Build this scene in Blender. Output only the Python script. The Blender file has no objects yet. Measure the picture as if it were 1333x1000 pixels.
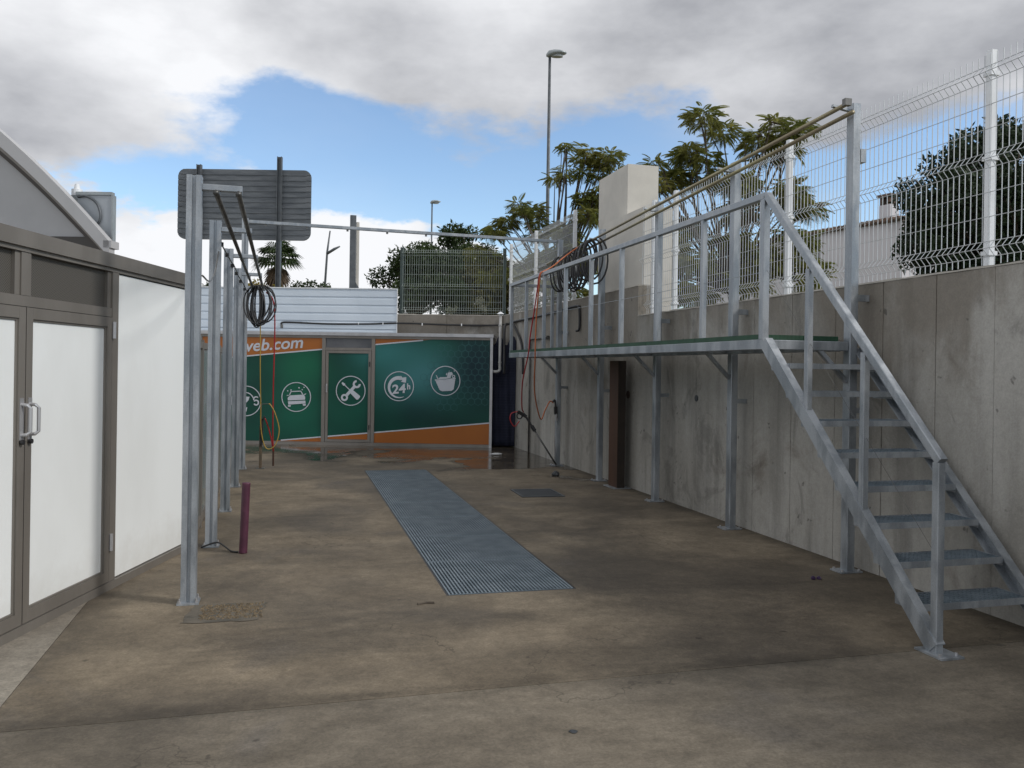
import bpy, math, random
import numpy as np
from mathutils import Vector, Matrix
R = math.radians
random.seed(7); np.random.seed(7)
S = bpy.context.scene
COL = S.collection

# ---------------------------------------------------------------- camera
cam_d = bpy.data.cameras.new('camera'); cam = bpy.data.objects.new('camera', cam_d); COL.objects.link(cam)
cam_d.sensor_width = 36.0; cam_d.lens = 36.0 * 1090 / 1333
cam_d.shift_y = -20 / 1333.0
cam_d.clip_start = 0.05; cam_d.clip_end = 3000
fw = Vector((math.sin(R(15.3)), math.cos(R(15.3)), 0))
rt = Vector((math.cos(R(15.3)), -math.sin(R(15.3)), 0)); up = Vector((0, 0, 1))
roll = R(0.85)
rt2 = rt * math.cos(roll) + up * math.sin(roll); up2 = up * math.cos(roll) - rt * math.sin(roll)
m = Matrix((rt2, up2, -fw)).transposed().to_4x4(); m.translation = Vector((0, 0, 1.5))
cam.matrix_world = m
S.camera = cam
S.render.resolution_x, S.render.resolution_y = 1024, 768
S.view_settings.view_transform = 'Standard'; S.view_settings.look = 'None'
S.view_settings.exposure = 0.24; S.view_settings.gamma = 1.0

# ---------------------------------------------------------------- world: sky with broken cloud
SUN_EL, SUN_AZ = 36, 120          # azimuth from +Y, clockwise
W = bpy.data.worlds.new('World'); S.world = W; W.use_nodes = True
nt = W.node_tree; nt.nodes.clear()
def N(t, **kw):
    n = nt.nodes.new(t)
    for k, v in kw.items(): setattr(n, k, v)
    return n
def mth(op, a, b=None, c=None, clamp=False):
    n = N('ShaderNodeMath', operation=op, use_clamp=clamp)
    for i, x in enumerate((a, b, c)):
        if x is None: continue
        if isinstance(x, (int, float)): n.inputs[i].default_value = x
        else: nt.links.new(x, n.inputs[i])
    return n.outputs[0]
def sstep(x, a, b):
    n = N('ShaderNodeMapRange', interpolation_type='SMOOTHSTEP')
    nt.links.new(x, n.inputs[0]); n.inputs[1].default_value = a; n.inputs[2].default_value = b
    return n.outputs[0]
def wnoise(vec, scale, detail, rough, off):
    mp = N('ShaderNodeMapping'); nt.links.new(vec, mp.inputs[0]); mp.inputs['Location'].default_value = off
    n = N('ShaderNodeTexNoise'); nt.links.new(mp.outputs[0], n.inputs['Vector'])
    n.inputs['Scale'].default_value = scale; n.inputs['Detail'].default_value = detail; n.inputs['Roughness'].default_value = rough
    return n.outputs['Fac']
tc = N('ShaderNodeTexCoord'); sep = N('ShaderNodeSeparateXYZ'); nt.links.new(tc.outputs['Generated'], sep.inputs[0])
x_, y_, z_ = sep.outputs
el = mth('MULTIPLY', mth('ARCSINE', z_), 57.2958)
az = mth('SUBTRACT', mth('MULTIPLY', mth('ARCTAN2', x_, y_), 57.2958), 15.3)
vs = N('ShaderNodeMapping'); nt.links.new(tc.outputs['Generated'], vs.inputs[0]); vs.inputs['Scale'].default_value = (1, 1, 2.1)
n1 = wnoise(vs.outputs[0], 4.2, 10, 0.57, (1.3, 0.2, 0.4))
n2 = wnoise(vs.outputs[0], 2.6, 6, 0.5, (5.1, 3.2, 1.4))
n3 = wnoise(vs.outputs[0], 10.0, 6, 0.6, (2.1, 7.2, 0.4))
# high bank of cloud; its lower edge sinks to the west (left) and wobbles with the noise
edge = mth('ADD', el, mth('MULTIPLY', sstep(az, -10, -28), 4.5))
edge = mth('ADD', edge, mth('MULTIPLY', mth('SUBTRACT', n1, 0.5), 20))
edge = mth('ADD', edge, mth('MULTIPLY', sstep(az, 6, 18), 2.6))
top = sstep(edge, 15.4, 18.4)
lowe = mth('ADD', mth('SUBTRACT', 12.0, el), mth('MULTIPLY', mth('SUBTRACT', n1, 0.5), 26))
lowe = mth('SUBTRACT', lowe, mth('MULTIPLY', sstep(az, -5, 2), 6.5))
low = sstep(lowe, 0.8, 2.6)
veil = mth('MULTIPLY', sstep(n2, 0.42, 0.7), mth('ADD', mth('MULTIPLY', sstep(az, 4, 16), 0.75), 0.08))
cl = mth('MAXIMUM', mth('MAXIMUM', top, low), veil, clamp=True)
white = mth('ADD', mth('MULTIPLY', mth('SUBTRACT', n2, 0.5), 3.0), mth('MULTIPLY', mth('SUBTRACT', n3, 0.5), 0.6))
white = mth('ADD', white, mth('MULTIPLY', sstep(az, -2, -22), 0.45))
white = mth('ADD', white, mth('MULTIPLY', sstep(el, 15, 7), 0.55))
white = mth('ADD', white, 0.30)
white = mth('MULTIPLY', white, 1.0, clamp=True)
cc = N('ShaderNodeMix', data_type='RGBA'); nt.links.new(white, cc.inputs[0])
cc.inputs[6].default_value = (0.36, 0.37, 0.40, 1); cc.inputs[7].default_value = (0.85, 0.86, 0.885, 1)
sky = N('ShaderNodeTexSky', sky_type='NISHITA'); sky.sun_disc = False
sky.sun_elevation = R(SUN_EL); sky.sun_rotation = R(SUN_AZ); sky.air_density = 1.0; sky.dust_density = 0.1; sky.ozone_density = 2.5
b1 = N('ShaderNodeBackground'); nt.links.new(sky.outputs[0], b1.inputs[0]); b1.inputs[1].default_value = 0.15
b2 = N('ShaderNodeBackground'); nt.links.new(cc.outputs[2], b2.inputs[0]); b2.inputs[1].default_value = 0.95
mx = N('ShaderNodeMixShader'); nt.links.new(cl, mx.inputs[0]); nt.links.new(b1.outputs[0], mx.inputs[1]); nt.links.new(b2.outputs[0], mx.inputs[2])
wo = N('ShaderNodeOutputWorld'); nt.links.new(mx.outputs[0], wo.inputs[0])
sd = bpy.data.lights.new('sun', 'SUN'); sd.energy = 1.9; sd.angle = R(11); sd.color = (1.0, 0.965, 0.92)
so = bpy.data.objects.new('sun', sd); COL.objects.link(so)
sdir = Vector((math.sin(R(SUN_AZ)) * math.cos(R(SUN_EL)), math.cos(R(SUN_AZ)) * math.cos(R(SUN_EL)), math.sin(R(SUN_EL))))
so.rotation_euler = sdir.to_track_quat('Z', 'Y').to_euler(); so.location = sdir * 60

# ---------------------------------------------------------------- materials
MATS = {}
def mat(name, c1, c2=None, rough=0.6, metal=0.0, scale=4.0, stretch=(1, 1, 1), detail=6, lo=0.35, hi=0.65,
        bump=0.0, bscale=80.0, fine=0.0, c3=None, scale3=0.7, lo3=0.45, hi3=0.7, spec=0.5, trans=0.0, rvar=0.0, space='pos'):
    """procedural principled material: two colours mixed by a noise, a third by a larger one, fine speckle and bump"""
    if name in MATS: return MATS[name]
    M_ = bpy.data.materials.new(name); M_.use_nodes = True; t = M_.node_tree; b = t.nodes['Principled BSDF']
    b.inputs['Roughness'].default_value = rough; b.inputs['Metallic'].default_value = metal
    b.inputs['Specular IOR Level'].default_value = spec
    if trans: b.inputs['Transmission Weight'].default_value = trans
    L = t.links.new
    def noise(sc, st, dt=6, ro=0.6):
        g = t.nodes.new('ShaderNodeNewGeometry') if space == 'pos' else t.nodes.new('ShaderNodeTexCoord')
        mp = t.nodes.new('ShaderNodeMapping'); mp.inputs['Scale'].default_value = st
        L(g.outputs['Position' if space == 'pos' else 'Object'], mp.inputs[0])
        n = t.nodes.new('ShaderNodeTexNoise'); n.inputs['Scale'].default_value = sc; n.inputs['Detail'].default_value = dt
        n.inputs['Roughness'].default_value = ro
        L(mp.outputs[0], n.inputs['Vector']); return n.outputs['Fac']
    def ramp(f, a, bb):
        n = t.nodes.new('ShaderNodeMapRange'); n.interpolation_type = 'SMOOTHSTEP'
        L(f, n.inputs[0]); n.inputs[1].default_value = a; n.inputs[2].default_value = bb; return n.outputs[0]
    def mix(f, a, bb, mode='MIX'):
        n = t.nodes.new('ShaderNodeMix'); n.data_type = 'RGBA'; n.blend_type = mode
        if isinstance(f, float): n.inputs[0].default_value = f
        else: L(f, n.inputs[0])
        for i, q in ((6, a), (7, bb)):
            if isinstance(q, tuple): n.inputs[i].default_value = (*q, 1)
            else: L(q, n.inputs[i])
        return n.outputs[2]
    col = c1
    if c2 is not None: 
        f0 = ramp(noise(scale, stretch, detail), lo, hi); col = mix(f0, c1, c2)
        if rvar:
            mr = t.nodes.new('ShaderNodeMapRange'); L(f0, mr.inputs[0]); mr.inputs[3].default_value = rough - rvar; mr.inputs[4].default_value = rough + rvar
            L(mr.outputs[0], b.inputs['Roughness'])
    if c3 is not None: col = mix(ramp(noise(scale3, (1, 1, 1), 5), lo3, hi3), col, c3)
    if fine:
        f = noise(160, (1, 1, 1), 3, 0.7); mr = t.nodes.new('ShaderNodeMapRange'); L(f, mr.inputs[0])
        mr.inputs[1].default_value = 0.3; mr.inputs[2].default_value = 0.7; mr.inputs[3].default_value = 1 - fine; mr.inputs[4].default_value = 1 + fine
        cb = t.nodes.new('ShaderNodeCombineColor')
        for i in range(3): L(mr.outputs[0], cb.inputs[i])
        col = mix(1.0, col, cb.outputs[0], 'MULTIPLY')
    if isinstance(col, tuple): b.inputs['Base Color'].default_value = (*col, 1)
    else: L(col, b.inputs['Base Color'])
    if bump:
        bn = t.nodes.new('ShaderNodeBump'); bn.inputs['Strength'].default_value = bump; bn.inputs['Distance'].default_value = 0.01
        L(noise(bscale, (1, 1, 1), 6), bn.inputs['Height']); L(bn.outputs[0], b.inputs['Normal'])
    MATS[name] = M_; return M_

GALV = mat('galvanised_steel', (0.26, 0.285, 0.31), (0.385, 0.41, 0.435), 0.46, 0.55, 9, (1, 1, 0.25), lo=0.38, hi=0.62, bump=0.1, bscale=60, rvar=0.1, fine=0.12, c3=(0.245, 0.265, 0.285), scale3=2.6, lo3=0.50, hi3=0.8)
GALVD = mat('weathered_galvanised_grating', (0.15, 0.19, 0.22), (0.215, 0.26, 0.295), 0.55, 0.25, 6, fine=0.1)
ALU = mat('brown_grey_aluminium', (0.205, 0.188, 0.168), (0.245, 0.226, 0.203), 0.42, 0.45, 3, (1, 1, 0.3), fine=0.03)
ALUL = mat('light_aluminium', (0.42, 0.42, 0.43), (0.50, 0.50, 0.51), 0.38, 0.6, 5)
WHITEP = mat('white_composite_panel', (0.76, 0.785, 0.785), (0.70, 0.72, 0.715), 0.42, 0, 1.1, (1, 1, 0.5), lo=0.4, hi=0.75)
def splash(M_, z0, z1, amt):
    t = M_.node_tree; b = t.nodes['Principled BSDF']; L = t.links.new; src = b.inputs['Base Color'].links[0].from_socket
    g = t.nodes.new('ShaderNodeNewGeometry'); sp = t.nodes.new('ShaderNodeSeparateXYZ'); L(g.outputs['Position'], sp.inputs[0])
    n = t.nodes.new('ShaderNodeTexNoise'); n.inputs['Scale'].default_value = 7; n.inputs['Detail'].default_value = 8; n.inputs['Roughness'].default_value = .7; L(g.outputs['Position'], n.inputs['Vector'])
    a = t.nodes.new('ShaderNodeMath'); a.operation = 'MULTIPLY_ADD'; L(n.outputs['Fac'], a.inputs[0]); a.inputs[1].default_value = .55; L(sp.outputs[2], a.inputs[2])
    r = t.nodes.new('ShaderNodeMapRange'); L(a.outputs[0], r.inputs[0]); r.inputs[1].default_value = z0; r.inputs[2].default_value = z1; r.inputs[3].default_value = amt; r.inputs[4].default_value = 0
    m = t.nodes.new('ShaderNodeMix'); m.data_type = 'RGBA'; L(r.outputs[0], m.inputs[0]); L(src, m.inputs[6]); m.inputs[7].default_value = (.30, .25, .18, 1); L(m.outputs[2], b.inputs['Base Color'])
splash(WHITEP, .22, .62, .28)
WHITEM = mat('white_coated_steel', (0.68, 0.70, 0.72), (0.78, 0.80, 0.82), 0.4, 0, 7, (1, 1, 0.3), lo=0.3, hi=0.6)
CORR = mat('pale_blue_white_sheet', (0.56, 0.63, 0.70), (0.61, 0.68, 0.75), 0.42, 0.1, 1.2)
WIRE = mat('galvanised_fence_wire', (0.50, 0.52, 0.53), None, 0.45, 0.3)
WIRED = mat('green_grey_fence_wire', (0.27, 0.31, 0.285), None, 0.5, 0.2)
DGREEN = mat('dark_green_post_paint', (0.035, 0.055, 0.052), (0.05, 0.075, 0.068), 0.5, 0, 5)
GREEN = mat('green_deck_grating', (0.012, 0.050, 0.026), (0.018, 0.07, 0.036), 0.6, 0, 8)
BLACK = mat('black_rubber', (0.012, 0.012, 0.013), (0.022, 0.022, 0.024), 0.45, 0, 8)
BLACKP = mat('black_plastic', (0.018, 0.018, 0.02), None, 0.5)
REDH = mat('red_hose', (0.38, 0.02, 0.025), None, 0.4)
ORH = mat('orange_hose', (0.50, 0.13, 0.035), None, 0.4)
YELH = mat('yellow_hose', (0.40, 0.26, 0.05), None, 0.4)
BRASS = mat('brass_pipe', (0.36, 0.33, 0.20), (0.26, 0.22, 0.15), 0.42, 0.55, 3, (1, 0.4, 1))
DPIPE = mat('dark_steel_pipe', (0.09, 0.09, 0.088), (0.16, 0.155, 0.145), 0.4, 0.6, 6)
MAROON = mat('maroon_corrugated_conduit', (0.060, 0.014, 0.032), (0.085, 0.02, 0.045), 0.55, 0, 10)
RUST = mat('rust_brown_steel', (0.045, 0.021, 0.011), (0.068, 0.03, 0.015), 0.65, 0, 4, (1, 1, 0.2), bump=0.1)
DARKPIT = mat('dark_concrete', (0.03, 0.035, 0.04), (0.05, 0.055, 0.06), 0.5, 0, 3)  # one dark tone for pit, bedding and small dark pieces
CREAM = mat('cream_render', (0.58, 0.555, 0.505), (0.50, 0.48, 0.44), 0.85, 0, 1.5, bump=0.1, bscale=120, fine=0.04)
MORTAR = mat('mortar_capping', (0.36, 0.34, 0.30), (0.28, 0.265, 0.235), 0.9, 0, 6, bump=0.3, bscale=60)
NAVY = mat('navy_shade_net', (0.008, 0.011, 0.028), (0.014, 0.018, 0.042), 0.8, 0, 5)
PVC = mat('grey_pvc', (0.42, 0.42, 0.41), (0.36, 0.36, 0.35), 0.4, 0, 6)
SIGNB = mat('sign_back_aluminium', (0.10, 0.112, 0.125), (0.15, 0.162, 0.175), 0.55, 0.3, 7, (0.3, 0.3, 1.5), fine=0.15)
DSTEEL = mat('dark_grey_steel', (0.085, 0.095, 0.105), (0.12, 0.13, 0.14), 0.5, 0.4, 5)
PRINTW = mat('white_print', (0.52, 0.55, 0.60), None, 0.4)
ORANGE = mat('orange_print', (0.36, 0.112, 0.012), (0.33, 0.10, 0.012), 0.4, 0, 1.2)
GLASSD = mat('dark_transom_panel', (0.10, 0.105, 0.115), (0.13, 0.135, 0.145), 0.35, 0, 3)
SCREEN = mat('teal_grey_screen_panel', (0.10, 0.15, 0.155), (0.19, 0.22, 0.225), 0.15, 0, 1.4, (1, 1, 0.4))
BARK = mat('bark', (0.07, 0.055, 0.042), (0.11, 0.09, 0.07), 0.9, 0, 8, (1, 1, 0.3), bump=0.4, bscale=30)
TERR = mat('dry_earth', (0.20, 0.16, 0.11), (0.12, 0.13, 0.06), 0.95, 0, 0.8, bump=0.3, bscale=8)
BWALL = mat('stained_whitewash', (0.60, 0.58, 0.60), (0.42, 0.40, 0.41), 0.85, 0, 1.2, (1, 1, 0.5), lo=0.5, hi=0.75)
TILE = mat('old_roof_tile', (0.10, 0.075, 0.06), (0.16, 0.10, 0.075), 0.85, 0, 5)
LAMP = mat('lamp_grey', (0.28, 0.31, 0.32), (0.34, 0.37, 0.38), 0.4, 0.3, 6)
LAMPG = mat('lamp_glass', (0.30, 0.32, 0.32), None, 0.15)
GRAVEL = mat('broken_gravel', (0.07, 0.052, 0.032), (0.19, 0.145, 0.09), 0.95, 0, 40, lo=0.3, hi=0.7)
PURPLE = mat('purple_plastic', (0.035, 0.012, 0.06), None, 0.4)
FOAM = mat('crumpled_plastic', (0.55, 0.56, 0.56), None, 0.3)
def leafmat(name, c1, c2, tr=0.25):
    M_ = mat(name, c1, c2, 0.5, 0, 2.2, lo=0.3, hi=0.7, spec=0.25)
    t = M_.node_tree; b = t.nodes['Principled BSDF']; o = t.nodes['Material Output']
    tl = t.nodes.new('ShaderNodeBsdfTranslucent'); ms = t.nodes.new('ShaderNodeMixShader'); ms.inputs[0].default_value = tr
    src = b.inputs['Base Color'].links[0].from_socket; t.links.new(src, tl.inputs[0])
    t.links.new(b.outputs[0], ms.inputs[1]); t.links.new(tl.outputs[0], ms.inputs[2]); t.links.new(ms.outputs[0], o.inputs['Surface'])
    return M_
LEAF_A = leafmat('melia_leaf', (0.14, 0.165, 0.04), (0.26, 0.25, 0.075), 0.5)
LEAF_B = leafmat('dense_leaf', (0.022, 0.042, 0.014), (0.05, 0.075, 0.022))
LEAF_C = leafmat('olive_leaf', (0.07, 0.075, 0.02), (0.12, 0.105, 0.03))
LEAF_P = leafmat('pine_needle', (0.016, 0.032, 0.016), (0.035, 0.055, 0.024), 0.1)
LEAF_Y = leafmat('yellow_leaf', (0.28, 0.20, 0.02), (0.16, 0.15, 0.03))
LEAF_D = leafmat('dead_frond', (0.11, 0.075, 0.045), (0.07, 0.05, 0.032), 0.1)
LEAF_W = leafmat('pale_dry_weed', (0.40, 0.38, 0.32), (0.22, 0.24, 0.13), 0.2)

def concrete(name, dark, mid, light, streak=(1, 1, 1), stain=None, wall=False, bump=0.25, wet=False):
    M_ = bpy.data.materials.new(name); M_.use_nodes = True; t = M_.node_tree; b = t.nodes['Principled BSDF']; L = t.links.new
    g = t.nodes.new('ShaderNodeNewGeometry')
    def noise(sc, st, dt=8, ro=0.6, rot=0, dist=0.0):
        mp = t.nodes.new('ShaderNodeMapping'); mp.inputs['Scale'].default_value = st; mp.inputs['Rotation'].default_value = (0, 0, rot)
        L(g.outputs['Position'], mp.inputs[0]); n = t.nodes.new('ShaderNodeTexNoise')
        n.inputs['Scale'].default_value = sc; n.inputs['Detail'].default_value = dt; n.inputs['Roughness'].default_value = ro; n.inputs['Distortion'].default_value = dist
        L(mp.outputs[0], n.inputs['Vector']); return n.outputs['Fac']
    def ramp(f, a, bb, o0=0.0, o1=1.0):
        n = t.nodes.new('ShaderNodeMapRange'); n.interpolation_type = 'SMOOTHSTEP'; L(f, n.inputs[0])
        n.inputs[1].default_value = a; n.inputs[2].default_value = bb; n.inputs[3].default_value = o0; n.inputs[4].default_value = o1; return n.outputs[0]
    def mix(f, a, bb, mode='MIX'):
        n = t.nodes.new('ShaderNodeMix'); n.data_type = 'RGBA'; n.blend_type = mode
        if isinstance(f, float): n.inputs[0].default_value = f
        else: L(f, n.inputs[0])
        for i, q in ((6, a), (7, bb)):
            if isinstance(q, tuple): n.inputs[i].default_value = (*q, 1)
            else: L(q, n.inputs[i])
        return n.outputs[2]
    def grey(f):
        cb = t.nodes.new('ShaderNodeCombineColor')
        for i in range(3): L(f, cb.inputs[i])
        return cb.outputs[0]
    big = noise(0.55, (1, 1, 1) if not wall else (1, 1, 0.5), 6, 0.55, 0, 0.6)
    med = noise(2.2, streak, 8, 0.65, 0.5 if not wall else 0, 0.4)
    col = mix(ramp(med, 0.32, 0.68), mid, light)
    col = mix(ramp(big, 0.38, 0.68), col, dark)
    if stain: col = mix(ramp(noise(0.9, (1, 1, 1), 7, 0.6, 0.2, 0.8), 0.56, 0.74, 0, 0.75), col, stain)
    if wall:      # vertical run marks and blotches left by water
        run = noise(2.4, (1, 1.6, 0.14), 6, 0.6); col = mix(1.0, col, grey(ramp(run, 0.46, 0.72, 1.05, 0.70)), 'MULTIPLY')
        bl = noise(1.5, (1, 1, 0.8), 7, 0.7, 0, 1.0); col = mix(1.0, col, grey(ramp(bl, 0.55, 0.64, 1.02, 0.74)), 'MULTIPLY')
        zz = t.nodes.new('ShaderNodeSeparateXYZ'); L(g.outputs['Position'], zz.inputs[0])
        dz_ = t.nodes.new('ShaderNodeMath'); dz_.operation = 'MULTIPLY_ADD'; L(noise(1.3, (1, 1, .35), 7, .65, 0, .5), dz_.inputs[0]); dz_.inputs[1].default_value = 3.4; L(zz.outputs[2], dz_.inputs[2])
        col = mix(ramp(dz_.outputs[0], 3.35, 4.0, 0, .62), col, (0.155, 0.130, 0.100))      # damp stain soaking down from the top
        pit = noise(11, (1, 1, 1), 2, 0.5); col = mix(1.0, col, grey(ramp(pit, 0.70, 0.76, 1.0, 0.5)), 'MULTIPLY')
    else:
        sc = noise(1.1, (0.7, 1.5, 1), 9, 0.7, 0.6, 0.9); col = mix(1.0, col, grey(ramp(sc, 0.34, 0.70, 1.08, 0.74)), 'MULTIPLY')
        m6 = noise(5.0, (1, 1.4, 1), 8, 0.75, 1.1, 0.5); col = mix(1.0, col, grey(ramp(m6, 0.32, 0.68, 1.06, 0.86)), 'MULTIPLY')
        sw = noise(1.6, (0.08, 3.0, 1), 6, 0.7, -0.75, 0.3); col = mix(1.0, col, grey(ramp(sw, 0.50, 0.72, 1.0, 0.90)), 'MULTIPLY')
        dots = noise(9, (1, 1, 1), 2, 0.5); col = mix(1.0, col, grey(ramp(dots, 0.72, 0.78, 1.0, 0.55)), 'MULTIPLY')
    col = mix(1.0, col, grey(ramp(noise(70, (1, 1, 1), 5, 0.75), 0.25, 0.75, *((0.90, 1.10) if wall else (0.78, 1.22)))), 'MULTIPLY')
    col = mix(1.0, col, grey(ramp(noise(19, (1, 1, 1), 6, 0.75, 0.3, 0.6), 0.28, 0.72, *((0.92, 1.08) if wall else (0.84, 1.16)))), 'MULTIPLY')
    if not wall:
        pos = t.nodes.new('ShaderNodeSeparateXYZ'); L(g.outputs['Position'], pos.inputs[0])
        def MM(op, a_, b_):
            q = t.nodes.new('ShaderNodeMath'); q.operation = op
            for i, v in ((0, a_), (1, b_)):
                if isinstance(v, (int, float)): q.inputs[i].default_value = v
                else: L(v, q.inputs[i])
            return q.outputs[0]
        # hairline cracks: thin level lines of a slow noise, broken up by another one
        cr_ = MM('ABSOLUTE', MM('SUBTRACT', noise(.42, (1, 1, 1), 7, .55, .4, .3), .53), 0.0)
        crm = MM('MULTIPLY', ramp(cr_, .0006, .0018, 1.0, 0.0), ramp(noise(.7, (1, 1, 1), 3, .5, 1.3), .52, .60))
        col = mix(1.0, col, grey(ramp(crm, 0, 1, 1.0, .68)), 'MULTIPLY')
        # dirt gathered along the slab joint and at the foot of the wall
        jd = MM('ADD', MM('ABSOLUTE', MM('SUBTRACT', pos.outputs[1], 3.84), 0.0), MM('MULTIPLY', MM('SUBTRACT', noise(3.0, (.5, 1, 1), 7, .7), .5), .55))
        col = mix(1.0, col, grey(ramp(jd, -.06, .13, .58, 1.0)), 'MULTIPLY')
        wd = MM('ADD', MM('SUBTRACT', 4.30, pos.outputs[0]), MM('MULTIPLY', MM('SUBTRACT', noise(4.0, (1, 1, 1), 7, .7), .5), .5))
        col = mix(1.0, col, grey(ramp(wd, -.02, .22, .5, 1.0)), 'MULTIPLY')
        # pale scuffs
        sf = noise(3.4, (.35, 1.2, 1), 9, .78, .9, .8); col = mix(ramp(sf, .60, .74, 0, .55), col, light)
    b.inputs['Specular IOR Level'].default_value = 0.35
    ro_ = ramp(big, 0.35, 0.7, 0.82, 0.62)
    bn = t.nodes.new('ShaderNodeBump'); bn.inputs['Strength'].default_value = bump; bn.inputs['Distance'].default_value = 0.006
    if wet:       # film of water lying along the foot of the banner kiosk; its edge wanders with a noise
        def M(op, a_, b_=0.0):
            q = t.nodes.new('ShaderNodeMath'); q.operation = op
            for i, v in ((0, a_), (1, b_)):
                if isinstance(v, (int, float)): q.inputs[i].default_value = v
                else: L(v, q.inputs[i])
            return q.outputs[0]
        sp = t.nodes.new('ShaderNodeSeparateXYZ'); L(g.outputs['Position'], sp.inputs[0])
        dist = M('SUBTRACT', 15.80, M('ADD', M('MULTIPLY', sp.outputs[0], .292), M('MULTIPLY', sp.outputs[1], .956)))
        f_ = M('ADD', M('MULTIPLY', M('SUBTRACT', M('ADD', 1.75, M('MULTIPLY', sp.outputs[0], .36)), dist), .55), M('MULTIPLY', M('SUBTRACT', noise(1.0, (1, 1, 1), 6, .55, 0, .6), .5), 5.0))
        wm = ramp(f_, .0, .16); dm = ramp(f_, -.35, .1)
        col = mix(1.0, col, grey(ramp(dm, 0, 1, 1.0, .52)), 'MULTIPLY')
        q = t.nodes.new('ShaderNodeMix'); q.data_type = 'FLOAT'; L(wm, q.inputs[0]); L(ro_, q.inputs[2]); L(ramp(noise(2.3, (1, 1, 1), 5, .6), .35, .65, .05, .22), q.inputs[3]); ro_ = q.outputs[0]
        L(ramp(wm, 0, 1, bump, 0.0), bn.inputs['Strength']); L(ramp(wm, 0, 1, .35, .7), b.inputs['Specular IOR Level'])
    L(col, b.inputs['Base Color'])
    L(ro_, b.inputs['Roughness'])
    L(noise(45, (1, 1, 1), 8, 0.7), bn.inputs['Height']); L(bn.outputs[0], b.inputs['Normal'])
    return M_
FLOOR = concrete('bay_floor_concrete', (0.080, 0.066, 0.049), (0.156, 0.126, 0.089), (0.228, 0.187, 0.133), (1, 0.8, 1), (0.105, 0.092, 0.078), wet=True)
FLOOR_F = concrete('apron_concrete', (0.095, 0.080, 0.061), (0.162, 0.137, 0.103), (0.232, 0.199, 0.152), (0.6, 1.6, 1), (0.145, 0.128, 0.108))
FLOOR_L = concrete('plinth_concrete', (0.20, 0.175, 0.142), (0.26, 0.235, 0.195), (0.31, 0.285, 0.24), (1, 1, 1))
WALLC = concrete('cast_wall_concrete', (0.23, 0.218, 0.193), (0.315, 0.303, 0.275), (0.39, 0.378, 0.35), (1, 1, 0.3), (0.13, 0.108, 0.084), True, 0.35)

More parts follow.
